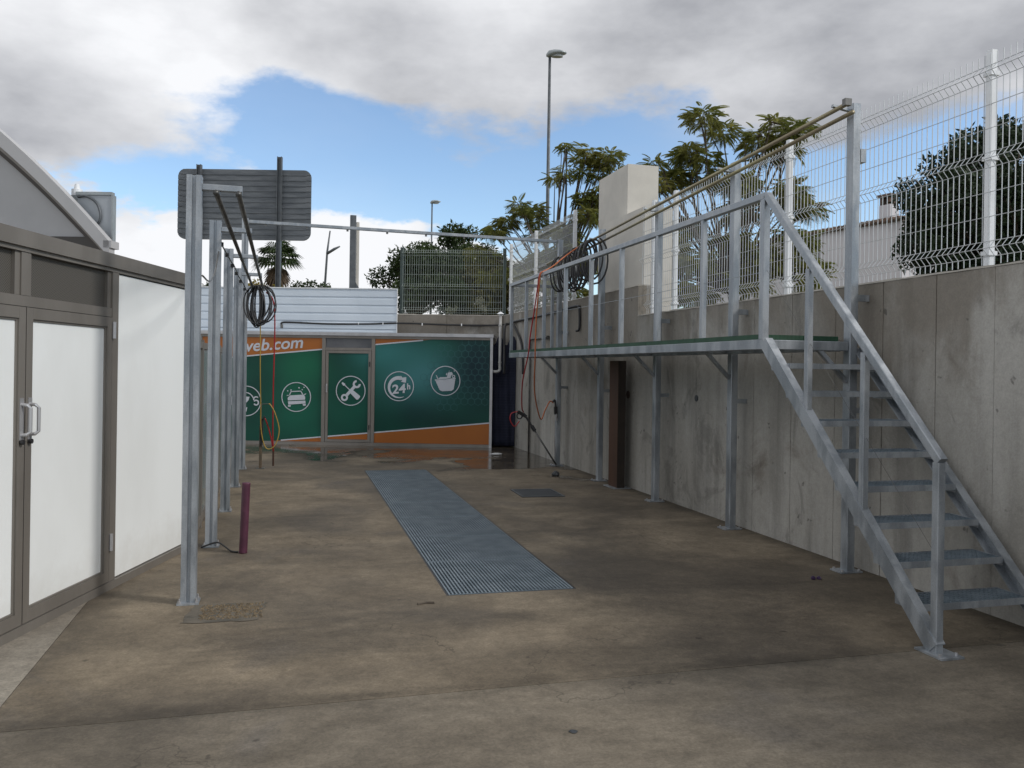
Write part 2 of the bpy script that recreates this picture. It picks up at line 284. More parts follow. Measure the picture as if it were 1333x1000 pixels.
# ---------------------------------------------------------------- mesh helpers
class MB:
    def __init__(s): s.v = []; s.f = []
    def add(s, vs, fs):
        o = len(s.v); s.v += [tuple(p) for p in vs]; s.f += [tuple(i + o for i in q) for q in fs]; return s
    def box(s, a, b):
        (x0, y0, z0), (x1, y1, z1) = a, b
        return s.add([(x0,y0,z0),(x1,y0,z0),(x1,y1,z0),(x0,y1,z0),(x0,y0,z1),(x1,y0,z1),(x1,y1,z1),(x0,y1,z1)],
                     [(3,2,1,0),(4,5,6,7),(0,1,5,4),(1,2,6,5),(2,3,7,6),(3,0,4,7)])
    def loft(s, rings, cap=True, closed=False):
        n = len(rings[0]); o = len(s.v)
        for r in rings: s.v += [tuple(p) for p in r]
        k = len(rings)
        for i in range(k if closed else k - 1):
            a, b = o + i * n, o + ((i + 1) % k) * n
            for j in range(n): s.f.append((a + j, a + (j + 1) % n, b + (j + 1) % n, b + j))
        if cap and not closed:
            s.f.append(tuple(o + j for j in reversed(range(n)))); s.f.append(tuple(o + (k - 1) * n + j for j in range(n)))
        return s
    def beam(s, p0, p1, w, h, upv=(0, 0, 1), ch=0.004):
        """rectangular bar with chamfered edges from p0 to p1; w across, h along upv"""
        p0, p1, u = Vector(p0), Vector(p1), Vector(upv); d = (p1 - p0).normalized()
        if abs(d.dot(u)) > 0.99: u = Vector((0, 1, 0))
        sx = d.cross(u).normalized(); u = sx.cross(d).normalized(); a, b = w / 2, h / 2; c = min(ch, a * .4, b * .4)
        sec = [(-a+c,-b),(a-c,-b),(a,-b+c),(a,b-c),(a-c,b),(-a+c,b),(-a,b-c),(-a,-b+c)]
        return s.loft([[p + sx * q[0] + u * q[1] for q in sec] for p in (p0, p1)])
    def prof(s, sec, p0, p1, ax, ay):
        p0, p1, ax, ay = map(Vector, (p0, p1, ax, ay))
        return s.loft([[p + ax * q[0] + ay * q[1] for q in sec] for p in (p0, p1)])
    def tube(s, pts, r, n=8, closed=False):
        pts = [Vector(p) for p in pts]; k = len(pts); rings = []; ref = None
        for i, p in enumerate(pts):
            t = (pts[(i + 1) % k] - pts[i - 1]) if (closed or 0 < i < k - 1) else (pts[1] - pts[0] if i == 0 else pts[-1] - pts[-2])
            t = t.normalized() if t.length > 1e-9 else Vector((0, 0, 1))
            if ref is None: ref = Vector((0, 0, 1)) if abs(t.z) < 0.9 else Vector((1, 0, 0))
            ref = (ref - t * ref.dot(t)); ref = ref.normalized() if ref.length > 1e-6 else t.orthogonal().normalized()
            bi = t.cross(ref); rr = r[i] if isinstance(r, (list, tuple)) else r
            rings.append([p + (ref * math.cos(2*math.pi*j/n) + bi * math.sin(2*math.pi*j/n)) * rr for j in range(n)])
        return s.loft(rings, True, closed)
    def cyl(s, c, r, h, n=16, r2=None):
        c = Vector(c); r2 = r if r2 is None else r2
        return s.loft([[c + Vector((math.cos(2*math.pi*j/n)*q, math.sin(2*math.pi*j/n)*q, z)) for j in range(n)] for q, z in ((r, 0), (r2, h))])
    def plate(s, pts, y0, y1):
        """polygon in x,z pushed from y0 to y1"""
        n = len(pts); 
        return s.loft([[(p[0], y0, p[1]) for p in pts], [(p[0], y1, p[1]) for p in pts]])
    def ring(s, cx, cz, ro, ri, y0, y1, n=40, a0=0, a1=2*math.pi):
        full = abs(a1 - a0 - 2*math.pi) < 1e-6; rings = []
        for j in range(n if full else n + 1):
            a = a0 + (a1 - a0) * j / n; c, q = math.cos(a), math.sin(a)
            rings.append([(cx+c*ri, y0, cz+q*ri), (cx+c*ro, y0, cz+q*ro), (cx+c*ro, y1, cz+q*ro), (cx+c*ri, y1, cz+q*ri)])
        return s.loft(rings, True, full)
    def mesh(s, name):
        me = bpy.data.meshes.new(name); me.from_pydata(s.v, [], s.f); me.update(); return me
    def build(s, name, mt, parent=None, smooth=False, kind=None, label=None):
        return obj(name, s.mesh(name), mt, parent, smooth, kind, label)
def obj(name, me, mt, parent=None, smooth=False, kind=None, label=None):
    if mt is not None and not me.materials: me.materials.append(mt)
    o = bpy.data.objects.new(name, me); COL.objects.link(o); o.parent = parent
    if smooth: me.polygons.foreach_set('use_smooth', [True] * len(me.polygons))
    if kind: o['kind'] = kind
    if label: o['label'] = label
    return o
def thing(name, label, cat, loc=(0, 0, 0), rz=0, group=None):
    o = bpy.data.objects.new(name, None); COL.objects.link(o); o.location = loc; o.rotation_euler = (0, 0, rz); o.empty_display_size = .2
    return tag(o, label, cat, group)
def tag(o, label, cat, group=None):
    o['label'] = label; o['category'] = cat
    if group: o['group'] = group
    return o
def struct(o): o['kind'] = 'structure'; return o
def smoothpath(pts, n=8):
    """Catmull-Rom through pts"""
    P = [Vector(p) for p in pts]; P = [P[0] * 2 - P[1]] + P + [P[-1] * 2 - P[-2]]; out = []
    for i in range(1, len(P) - 2):
        a, b, c, d = P[i-1:i+3]
        for k in range(n):
            t = k / n
            out.append(0.5 * ((2*b) + (c-a)*t + (2*a-5*b+4*c-d)*t*t + (3*b-a-3*c+d)*t**3))
    return out + [P[-2]]

# ================================================================ SETTING
gp = MB(); gp.add([(-400,-400,-.5),(400,-400,-.5),(400,600,-.5),(-400,600,-.5)], [(0,1,2,3)])
struct(gp.build('ground', TERR))
# raised land behind the retaining walls
WX = 4.30                                   # face of the retaining wall
A17 = R(17); DB = Vector((-math.cos(A17), math.sin(A17), 0)); NB = Vector((math.sin(A17), math.cos(A17), 0))
RW = Vector((4.35, 16.42, 0))               # right end of the rear wall
def terrain_sheet(poly, z, name):
    mb = MB(); mb.add([(x, y, z) for x, y in poly], [tuple(range(len(poly)))]); return struct(mb.build(name, TERR))
e0 = RW + NB * 0.1; e1 = e0 + DB * 300
terrain_sheet([(4.5, .7), (400, .7), (400, 600), (4.5, 600)], 2.08, 'terrain')
terrain_sheet([(4.5, e0.y), (4.5, 600), (-300, 600), (e1.x, e1.y)], 2.40, 'terrain')

# concrete floor: bedding, slabs with open joints, and the channel pit
GA = R(-0.76); G0 = Vector((1.06, 5.42, 0)); GW, GL = 0.90, 6.78
gx = Vector((math.cos(GA), math.sin(GA), 0)); gy = Vector((-math.sin(GA), math.cos(GA), 0))
hole = [G0, G0 + gx * GW, G0 + gx * GW + gy * GL, G0 + gy * GL]
fl = MB()
def ringslab(mb, x0, y0, x1, y1, h, z):
    o = [(x0, y0, z), (x1, y0, z), (x1, y1, z), (x0, y1, z)]; i = [(p.x, p.y, z) for p in h]
    mb.add(o + i, [(0,1,5,4),(1,2,6,5),(2,3,7,6),(3,0,4,7)])
ringslab(fl, -14, -8, 4.6, 19.5, hole, -0.03)
floor = struct(fl.build('concrete_floor', DARKPIT))
def slab(x0, y0, x1, y1, mt, h=None, label=None):
    mb = MB()
    if h: ringslab(mb, x0, y0, x1, y1, h, 0)
    else: mb.add([(x0,y0,0),(x1,y0,0),(x1,y1,0),(x0,y1,0)], [(0,1,2,3)])
    k = len(mb.v)
    c = [(x0,y0),(x1,y0),(x1,y1),(x0,y1)]
    mb.add([(x,y,0) for x,y in c] + [(x,y,-.03) for x,y in c], [(0,4,5,1),(1,5,6,2),(2,6,7,3),(3,7,4,0)])
    mb.build('slab', mt, floor, label=label)
slab(-1.158, 3.806, 4.34, 19.0, FLOOR, hole, 'stained brown concrete slab of the wash bay')
slab(-14, -8, 4.34, 3.801, FLOOR_F, None, 'lighter brushed concrete slab in front of the bay')
slab(-14, 3.806, -1.163, 19.0, FLOOR_L, None, 'pale concrete strip along the kiosk')
pit = MB(); z0, z1 = -0.42, -0.002
hp = [(p.x, p.y) for p in hole]
pit.add([(x, y, z1) for x, y in hp] + [(x, y, z0) for x, y in hp], [(0,1,5,4),(1,2,6,5),(2,3,7,6),(3,0,4,7),(4,5,6,7)])
pit.build('channel_pit', DARKPIT, floor)
# rim angle of the channel, painted black for the shaded gap round the gratings
rim = MB()
def gpt(a, b, z): return tuple(G0 + gx * a + gy * b + Vector((0, 0, z)))
for a0, b0, a1, b1 in ((0.008, 0, 0.008, GL), (GW-0.008, 0, GW-0.008, GL), (0.016, 0.008, GW-0.016, 0.008), (0.016, GL-0.008, GW-0.016, GL-0.008)):
    rim.beam(gpt(a0, b0, -0.02), gpt(a1, b1, -0.02), 0.016, 0.036, ch=0.001)
rim.build('channel_rim', BLACKP, floor)

# ================================================================ RETAINING WALLS
def make_wall(name, label, p0, along, into, length, height, pw, thick=0.28, seed=1, jitter=0.0015):
    """cast wall: core plus board-marked panels with narrow recessed joints; p0 is the foot of the face"""
    rz = math.atan2(along.y, along.x); t = thing(name, label, 'wall', p0, rz)
    s = 1 if Vector((-math.sin(rz), math.cos(rz), 0)).dot(into) > 0 else -1
    rnd = random.Random(seed)
    MB().box((0, min(s*.02, s*thick), -0.1), (length, max(s*.02, s*thick), height - 0.012)).build('core', WALLC, t)
    x = 0
    while x < length - 0.05:
        w = min(pw * rnd.uniform(0.85, 1.15), length - x); 
        if length - x - w < 0.2: w = length - x
        dy = rnd.uniform(0, jitter); g = 0.0010 if rnd.random() < .72 else 0.0045
        y0, y1 = sorted((s * (0.0 + dy), s * 0.019))
        pm = MB(); c = 0.002; ys = (y0, y1) if s > 0 else (y1, y0)
        f, bk = (y0, y1) if s > 0 else (y1, y0)
        pm.loft([[(x+g, bk, -.05), (x+w-g, bk, -.05), (x+w-g, bk, height-.015), (x+g, bk, height-.015)],
                 [(x+g, f+s*c, -.05), (x+w-g, f+s*c, -.05), (x+w-g, f+s*c, height-.015), (x+g, f+s*c, height-.015)],
                 [(x+g+c, f, -.05), (x+w-g-c, f, -.05), (x+w-g-c, f, height-.018), (x+g+c, f, height-.018)]])
        pm.build('panel', WALLC, t); x += w
    cap = MB(); n = int(length / 0.12); rings = []
    for i in range(n + 1):
        xx = length * i / n; hz = height - 0.012 + rnd.uniform(.008, .018); j = rnd.uniform(-.004, .004)
        rings.append([(xx, s*(-.004)+j, height-.014), (xx, s*(thick+.003), height-.014), (xx, s*(thick+.003), hz), (xx, s*(.006)+j, hz)])
    cap.loft(rings); cap.build('capping', MORTAR, t)
    return t
Yv = Vector((0, 1, 0)); Xv = Vector((1, 0, 0))
w1 = make_wall('retaining_wall', 'low stained concrete retaining wall running behind the stairs and walkway', (WX, 0.5, 0), Yv, Xv, 9.25, 2.20, 0.56, seed=3)
w0 = make_wall('retaining_wall', 'short return of the concrete wall at the open end of the bay', (WX + .282, 0.5, 0), Xv, Yv, 14, 2.20, 1.0, seed=13)
w2 = make_wall('retaining_wall', 'taller far stretch of the concrete wall, carrying the cream pillar', (WX, 9.752, 0), Yv, Xv, 6.9, 2.58, 0.56, seed=8)
w3 = make_wall('rear_wall', 'concrete wall behind the banner kiosk with the grey mesh fence on top', tuple(RW - NB*0 + Vector((-0.06, 0.02, 0))), DB, NB, 14, 2.58, 1.1, seed=5)
# tie holes, each a shallow rusty recess ring on the wall
for i, (yy, zz, r_) in enumerate([(10.02, 1.19, .05), (8.17, 1.21, .035)]):
    mb = MB(); mb.tube([(WX-.006, yy, zz), (WX+.012, yy, zz)], r_, 14); 
    mb.build('tie_hole', RUST if i == 0 else DARKPIT, None).parent = w1
for o in [o for o in COL.objects if o.name.startswith('tie_hole')]:
    # wall frame is rotated by 90 degrees: world (x,y,z) -> local (y-.5, -(x-WX))
    for v in o.data.vertices: x, y, z = v.co; v.co = (y - .5, -(x - WX), z)

# ---- cream pillar on the wall
t = thing('masonry_pillar', 'cream rendered square pillar rising behind the walkway railing', 'pillar', (4.6, 10.9, 2.1))
def rel(mb, o):  # world coordinates to a thing's local frame (no rotation)
    l = Vector(o.location); mb.v = [tuple(Vector(p) - l) for p in mb.v]; return mb
rel(MB().box((4.47, 9.97, 2.02), (4.87, 11.42, 3.62)), t).build('lower_block', CREAM, t)
rel(MB().box((4.76, 11.22, 3.623), (5.24, 12.36, 4.48)).box((4.873, 11.22, 2.02), (5.24, 12.36, 3.618)).box((4.76, 11.424, 2.02), (4.872, 12.36, 3.62)), t).build('upper_block', CREAM, t)

# ================================================================ MESH FENCES
def vfold_fence(name, label, p0, along, out, posts, x0, x1, z0, h, wire, postm, clamps=True, pitch=0.05, folds=(0.06, 0.5, 0.93), r=0.0022, post=0.052):
    """posts at given distances along; wire panels with V folds between; out = direction the folds point"""
    rz = math.atan2(along.y, along.x); t = thing(name, label, 'fence', p0, rz)
    s = 1 if Vector((-math.sin(rz), math.cos(rz), 0)).dot(out) > 0 else -1
    for q in posts:
        p_ = MB().beam((q, 0, z0 - .03), (q, 0, z0 + h + .03), post, post, (0, 1, 0), .006).build('post', postm, t)
        if clamps:
            for f in (0.05, 0.5, 0.9):
                c_ = MB().box((q - post*.66, -post*.66, z0 + h*f), (q + post*.66, post*.66, z0 + h*f + .028)).build('clamp', postm, p_)
    ends = [x0] + [q for q in posts if x0 < q < x1] + [x1]
    fz = []
    for f in folds: c = z0 + 0.03 + (h - .06) * f; fz += [(c - .05, 0), (c, 1), (c + .05, 0)]
    prof_ = [(z0 + .005, 0)] + [(z, k * .045) for z, k in fz if z > z0 + .005 and z < z0 + h - 0.005] + [(z0 + h, 0)]
    prof_.sort()
    for a, b in zip(ends[:-1], ends[1:]):
        mb = MB(); n = max(2, int((b - a) / pitch)); yo = s * (post / 2 + .004)
        for i in range(n):
            x = a + (i + .5) * (b - a) / n; rings = []
            for z, k in prof_: rings.append([(x - r, yo + s*k - r, z), (x + r, yo + s*k - r, z), (x + r, yo + s*k + r, z), (x - r, yo + s*k + r, z)])
            mb.loft(rings)
        hz = [z for z, k in prof_[1:-1]]
        lv = sorted(hz + [hz[i] + (hz[i+1] - hz[i]) * fr for i in range(len(hz) - 1) if hz[i+1] - hz[i] > .2 for fr in (1/3, 2/3)])
        for z in lv:
            k = next((k for zz, k in prof_ if abs(zz - z) < 1e-6), 0)
            mb.tube([(a, yo + s*k - s*2*r, z), (b, yo + s*k - s*2*r, z)], r * 1.15, 4)
        mb.build('wire_panel', wire, t, kind='stuff')
    return t
vfold_fence('mesh_fence', 'white welded mesh fence with V folds on the low wall beside the stairs', (4.44, 0, 0), Yv, Vector((-1, 0, 0)),
            [0.62, 2.2, 4.46, 6.72, 9.01, 9.6], 0.62, 9.9, 2.215, 1.38, WIRE, WHITEM)
vfold_fence('mesh_fence', 'white welded mesh fence on the tall wall between the cream pillar and the rear corner', (4.44, 0, 0), Yv, Vector((-1, 0, 0)),
            [12.56, 14.68, 16.42], 12.38, 16.42, 2.60, 1.40, WIRE, WHITEM)
vfold_fence('mesh_fence', 'grey mesh fence with dark green posts on the rear wall', tuple(RW + NB * 0.12), DB, -NB,
            [0.05, 2.15], 0.05, 2.15, 2.59, 1.33, WIRED, DGREEN, False, 0.046, (0.04, 0.42, 0.96), 0.0035, 0.07)

# ---- ribbed sheet hoarding beside the mesh fence
LB = RW - NB * 0.03 + DB * 2.22
t = thing('sheet_hoarding', 'pale horizontal ribbed metal hoarding above the banner kiosk', 'hoarding', tuple(LB), math.atan2(DB.y, DB.x))
nr = 6; hh = 0.98 / nr
for i in range(nr):
    zb = 2.09 + i * hh
    sec = [(0.0, zb), (0.018, zb + .012), (0.018, zb + hh*.78), (0.004, zb + hh*.86), (0.004, zb + hh - .001), (-0.01, zb + hh - .001), (-0.01, zb)]
    MB().loft([[(x, y, z) for y, z in sec] for x in (0, 10.5)]).build('rib_sheet', CORR, t)
MB().box((-.012, -.016, 2.09), (-.001, .03, 3.09)).box((0, -.016, 3.071), (10.5, .03, 3.09)).build('edge_trim', WHITEM, t)

# ================================================================ BACK KIOSK WITH BANNER
BK = Vector((3.82, 15.35, 0))
kb = thing('banner_kiosk', 'long low kiosk covered by a green and orange printed banner', 'kiosk', tuple(BK), -A17)
HB = 2.13; WB = 7.4
kb_body = MB().box((-WB, .06, 0.02), (-.004, 1.02, HB - .04)).build('body', ALU, kb)
MB().box((-WB, -.035, HB - .05), (0.012, 1.04, HB + .012)).build('roof_fascia', ALUL, kb)
fr = lambda a, b, n='frame_bar', m_=ALU: MB().box(a, b).build(n, m_, kb)
fr((-WB, -.012, 0), (-.05, .055, .055)); fr((-WB, -.012, HB - .10), (-.05, .055, HB - .052))
fr((-.05, -.014, 0), (0.0, .06, HB - .052), 'corner_post', ALUL)
fr((-2.30, -.014, .057), (-2.235, .055, HB - .102), 'jamb'); fr((-3.245, -.014, .057), (-3.18, .055, HB - .102), 'jamb')
fr((-5.6, -.014, .057), (-5.55, .055, HB - .102), 'jamb')
fr((-3.178, -.012, 1.80), (-2.302, .055, 1.85), 'transom_bar')
MB().box((-3.178, .012, 1.852), (-2.302, .05, HB - .102)).build('transom_panel', GLASSD, kb)
# printed banner material: green field with lighter teal cloud and faint hexagons towards the right end
BAN = bpy.data.materials.new('green_banner_print'); BAN.use_nodes = True
t_ = BAN.node_tree; bb = t_.nodes['Principled BSDF']; L_ = t_.links.new; bb.inputs['Roughness'].default_value = 0.38; bb.inputs['Specular IOR Level'].default_value = 0.3
tcb = t_.nodes.new('ShaderNodeTexCoord'); mpb = t_.nodes.new('ShaderNodeMapping'); mpb.inputs['Scale'].default_value = (0.8, 0, 1.0); L_(tcb.outputs['Object'], mpb.inputs[0])
nb = t_.nodes.new('ShaderNodeTexNoise'); nb.inputs['Scale'].default_value = 0.9; nb.inputs['Detail'].default_value = 1.5; L_(mpb.outputs[0], nb.inputs['Vector'])
rb = t_.nodes.new('ShaderNodeMapRange'); rb.inputs[1].default_value = .3; rb.inputs[2].default_value = .72; L_(nb.outputs['Fac'], rb.inputs[0])
mb_ = t_.nodes.new('ShaderNodeMix'); mb_.data_type = 'RGBA'; mb_.inputs[6].default_value = (0.002, 0.030, 0.026, 1); mb_.inputs[7].default_value = (0.006, 0.105, 0.065, 1); L_(rb.outputs[0], mb_.inputs[0])
def gauss(cx, cz, rx, rz_):
    sp = t_.nodes.new('ShaderNodeSeparateXYZ'); L_(tcb.outputs['Object'], sp.inputs[0]); q = []
    for i, (c, r_) in ((0, (cx, rx)), (2, (cz, rz_))):
        a = t_.nodes.new('ShaderNodeMath'); a.operation = 'SUBTRACT'; L_(sp.outputs[i], a.inputs[0]); a.inputs[1].default_value = c
        d = t_.nodes.new('ShaderNodeMath'); d.operation = 'DIVIDE'; L_(a.outputs[0], d.inputs[0]); d.inputs[1].default_value = r_
        e = t_.nodes.new('ShaderNodeMath'); e.operation = 'MULTIPLY'; L_(d.outputs[0], e.inputs[0]); L_(d.outputs[0], e.inputs[1]); q.append(e.outputs[0])
    s_ = t_.nodes.new('ShaderNodeMath'); L_(q[0], s_.inputs[0]); L_(q[1], s_.inputs[1])
    n_ = t_.nodes.new('ShaderNodeMath'); n_.operation = 'MULTIPLY'; L_(s_.outputs[0], n_.inputs[0]); n_.inputs[1].default_value = -1
    x_2 = t_.nodes.new('ShaderNodeMath'); x_2.operation = 'EXPONENT'; L_(n_.outputs[0], x_2.inputs[0]); return x_2.outputs[0]
prev = mb_.outputs[2]
for (cx, cz, rx, rz_), c in (((-1.35, 1.35, .75, .5), (0.050, 0.185, 0.195)), ((-2.0, 1.75, .6, .3), (0.035, 0.17, 0.165)), ((-0.3, 1.5, .45, .8), (0.003, 0.028, 0.038)), ((-3.6, 1.5, .5, .4), (0.007, 0.12, 0.062))):
    mm = t_.nodes.new('ShaderNodeMix'); mm.data_type = 'RGBA'; L_(gauss(cx, cz, rx, rz_), mm.inputs[0]); L_(prev, mm.inputs[6]); mm.inputs[7].default_value = (*c, 1); prev = mm.outputs[2]
L_(prev, bb.inputs['Base Color'])
# each banner panel: green field, slanted orange bands, thin white lines (flat print, 1.5 mm apart)
def line_z(x, k): return {'top': 1.815 + (x + 3.24) * 0.1025, 'bot': 0.150 + (x + 3.24) * 0.0990}[k]
def banner(name, x0, x1, zb, zt):
    p = MB().box((x0, .002, zb), (x1, .045, zt)).build(name, BAN, kb)
    cl_ = lambda z: min(max(z, zb + .001), zt - .001)
    for k in ('top', 'bot'):
        n = 24; xs = [x0 + (x1 - x0) * i / n for i in range(n + 1)]
        a = [(x, cl_(line_z(x, k))) for x in xs]; e = zt - .001 if k == 'top' else zb + .001
        om = MB(); wm = MB()
        for (xa, za), (xb, zb_) in zip(a[:-1], a[1:]):
            if max(abs(e - za), abs(e - zb_)) > .002: om.add([(xa, 0, za), (xb, 0, zb_), (xb, 0, e), (xa, 0, e)], [(0, 1, 2, 3) if k == 'top' else (3, 2, 1, 0)])
            wz = .012
            if min(abs(e - za), abs(e - zb_)) > wz: wm.add([(xa, -.0015, za - wz), (xb, -.0015, zb_ - wz), (xb, -.0015, zb_ + wz), (xa, -.0015, za + wz)], [(0, 1, 2, 3)])
        if om.v: om.build('orange_band', ORANGE, p)
        if wm.v: wm.build('white_stripe', PRINTW, p)
    return p
banL = banner('banner_panel', -5.548, -3.247, .057, HB - .102)
banL0 = banner('banner_panel', -WB, -5.602, .057, HB - .102)
banR = banner('banner_panel', -2.233, -.052, .057, HB - .102)
# door leaf in the banner
door = MB().box((-3.172, -.010, .062), (-3.122, .05, 1.795)).box((-2.358, -.010, .062), (-2.308, .05, 1.795)).box((-3.121, -.010, .062), (-2.359, .05, .11)).box((-3.121, -.010, 1.747), (-2.359, .05, 1.795)).build('door', ALU, kb)
banD = banner('door_banner', -3.120, -2.360, .112, 1.745); banD.parent = door
for c in [c for c in COL.objects if c.parent == banD]: c.parent = banD
MB().box((-3.16, -.022, 1.0), (-3.135, -.0105, 1.16)).tube([(-3.147, -.02, 1.03), (-3.147, -.05, 1.04), (-3.147, -.05, 1.12), (-3.147, -.02, 1.13)], .007, 6).build('handle', ALUL, door)
for z in (.3, 1.5): MB().tube([(-2.333, -.018, z), (-2.333, -.018, z + .09)], .009, 8).build('hinge', BLACKP, door)
# hexagon pattern, printed
HEXM = mat('teal_hexagon_print', (0.035, 0.125, 0.13), None, 0.4, spec=0.3)
hx = MB(); a = 0.075; rnd = random.Random(4)
for i in range(-1, 22):
    for j in range(0, 15):
        cx = -1.50 + i * a * math.sqrt(3) + (j % 2) * a * math.sqrt(3) / 2; cz = .75 + j * a * 1.5
        if cx < -1.36 + abs(cz - 1.35) * .55 or cx > -.13 or cz + a > line_z(cx, 'top') - .03 or cz - a < line_z(cx, 'bot') + .25: continue
        if rnd.random() < .08: continue
        for k in range(6):
            p, q = [(cx + a*.95*math.sin(R(60*u)), cz + a*.95*math.cos(R(60*u))) for u in (k, k + 1)]
            pi_, qi = [(cx + a*.87*math.sin(R(60*u)), cz + a*.87*math.cos(R(60*u))) for u in (k, k + 1)]
            hx.add([(p[0], .0008, p[1]), (q[0], .0008, q[1]), (qi[0], .0008, qi[1]), (pi_[0], .0008, pi_[1])], [(0, 1, 2, 3)])
hx.build('hexagon_print', HEXM, banR, kind='stuff')
# text
def text_mesh(s, size, shear=0.0, bold=0.0):
    cu = bpy.data.curves.new('txt', 'FONT'); cu.body = s; cu.size = size; cu.shear = shear; cu.offset = bold; cu.align_x = 'LEFT'
    to = bpy.data.objects.new('txt', cu); COL.objects.link(to); bpy.context.view_layer.update()
    me = bpy.data.meshes.new_from_object(to.evaluated_get(bpy.context.evaluated_depsgraph_get())); bpy.data.objects.remove(to); return me
def put_text(s, x, z, width, height, rot, parent, mt, shear=.25, bold=.02, y=-.003, name='lettering'):
    me = text_mesh(s, 1.0, shear, bold); co = np.array([v.co[:] for v in me.vertices])
    mn, mxx = co.min(0), co.max(0)
    for v in me.vertices:
        u = (v.co.x - mn[0]) / (mxx[0] - mn[0]) * width; w = (v.co.y - mn[1]) / (mxx[1] - mn[1]) * height
        v.co = (x + u*math.cos(rot) - w*math.sin(rot), y, z + u*math.sin(rot) + w*math.cos(rot))
    me.materials.clear(); return obj(name, me, mt, parent)
put_text('web.com', -4.80, 1.735, 1.20, 0.225, R(4.8), banL, PRINTW, .22, .018)
# icons: circle plus pictogram; coordinates in units of the circle radius
YI0, YI1 = -.004, -.002
def icon(cx, cz, r, parent, draw):
    e = MB().ring(cx, cz, r, r * .945, YI0, YI1, 48).build('icon_ring', PRINTW, parent)
    mb = MB(); draw(mb, lambda pts: [(cx + x * r, cz + z * r) for x, z in pts], cx, cz, r); mb.build('pictogram', PRINTW, parent)
def P(mb, f, pts, y0=YI0, y1=YI1): mb.plate(f(pts), y0, y1)
def rot2(pts, a): c, s = math.cos(a), math.sin(a); return [(x*c - z*s, x*s + z*c) for x, z in pts]
def d_car(mb, f, cx, cz, r):
    P(mb, f, [(-.58, -.06), (-.42, .10), (.52, .17), (.60, .02), (.60, -.17), (-.56, -.24)])
    P(mb, f, [(-.56, -.30), (.62, -.23), (.64, -.42), (-.52, -.52)])
    for p, q in (((-.46, .12), (-.36, .36)), ((-.36, .36), (.30, .40)), ((.30, .40), (.44, .18))):
        dx, dz = q[0]-p[0], q[1]-p[1]; l = math.hypot(dx, dz); nx, nz = -dz/l*.03, dx/l*.03
        P(mb, f, [(p[0]-nx, p[1]-nz), (q[0]-nx, q[1]-nz), (q[0]+nx, q[1]+nz), (p[0]+nx, p[1]+nz)])
    P(mb, f, [(-.64, .06), (-.5, .09), (-.5, .13), (-.64, .11)]); P(mb, f, [(.52, .19), (.66, .26), (.66, .2), (.56, .14)])
    P(mb, f, [(-.56, -.56), (-.36, -.54), (-.38, -.66), (-.54, -.66)]); P(mb, f, [(.44, -.46), (.66, -.44), (.64, -.58), (.48, -.58)])
    for x, z, q in ((-.58, .40, .05), (-.36, .46, .06), (.18, .62, .06), (.40, .50, .05), (.52, .66, .05)):
        P(mb, f, [(x-q, z), (x, z-q), (x+q, z), (x, z+q)])
def d_tools(mb, f, cx, cz, r):
    a = R(48)    # spanner from lower left to upper right
    P(mb, f, rot2([(-.42, -.10), (.42, -.10), (.42, .10), (-.42, .10)], a))
    c = rot2([(-.62, 0)], a)[0]; mb.ring(cx + c[0]*r, cz + c[1]*r, .24*r, .11*r, YI0, YI1, 20)
    c = rot2([(.60, 0)], a)[0]; mb.ring(cx + c[0]*r, cz + c[1]*r, .27*r, .13*r, YI0-.0005, YI1, 16, a + R(45), a + R(315))
    b = R(-42)
    P(mb, f, rot2([(-.55, -.03), (-.02, -.03), (-.02, .03), (-.55, .03)], b), YI0-.001, YI1)
    P(mb, f, rot2([(-.80, -.05), (-.76, -.06), (-.58, -.09), (-.53, 0), (-.58, .09), (-.76, .06), (-.80, .05)], b), YI0-.001, YI1)
    P(mb, f, rot2([(.02, -.07), (.12, -.14), (.70, -.17), (.76, -.1), (.76, .1), (.70, .17), (.12, .14), (.02, .07)], b), YI0-.001, YI1)
def d_24(mb, f, cx, cz, r):
    n = 24; o, i = [], []
    for k in range(n + 1):
        g = k / n; an = R(75 + 225 * g); w = .24 * (1 - g) ** .7 + .02
        o.append((-.02 + .74*math.cos(an), -.06 + .74*math.sin(an))); i.append((-.02 + (.74-w)*math.cos(an), -.06 + (.74-w)*math.sin(an)))
    for k in range(n): P(mb, f, [o[k], o[k+1], i[k+1], i[k]])
    P(mb, f, [(.10, .72), (.22, .58), (.48, .62), (.46, .24), (.12, .30), (.22, .40), (.10, .44)])
def d_tub(mb, f, cx, cz, r):
    P(mb, f, [(-.66, -.02), (.66, .12), (.56, -.55), (.42, -.66), (-.22, -.70), (-.38, -.62)])
    P(mb, f, [(-.72, .08), (.0, .10), (.68, .22), (.68, .14), (.0, .02), (-.70, 0)])
    P(mb, f, [(-.50, .11), (-.36, .24), (.10, .26), (.16, .56), (.42, .60), (.50, .44), (.38, .36), (.34, .19), (.0, .13)])
    P(mb, f, [(-.66, .40), (-.60, .36), (-.46, .12), (-.54, .12)])
    mb.ring(cx + .54*r, cz + .30*r, .11*r, .05*r, YI0, YI1, 14)
    P(mb, f, [(.02, .42), (.08, .36), (.12, .46), (.08, .54)]); P(mb, f, [(.54, .66), (.60, .62), (.62, .68), (.57, .72)]); P(mb, f, [(.20, .66), (.25, .62), (.28, .68)])
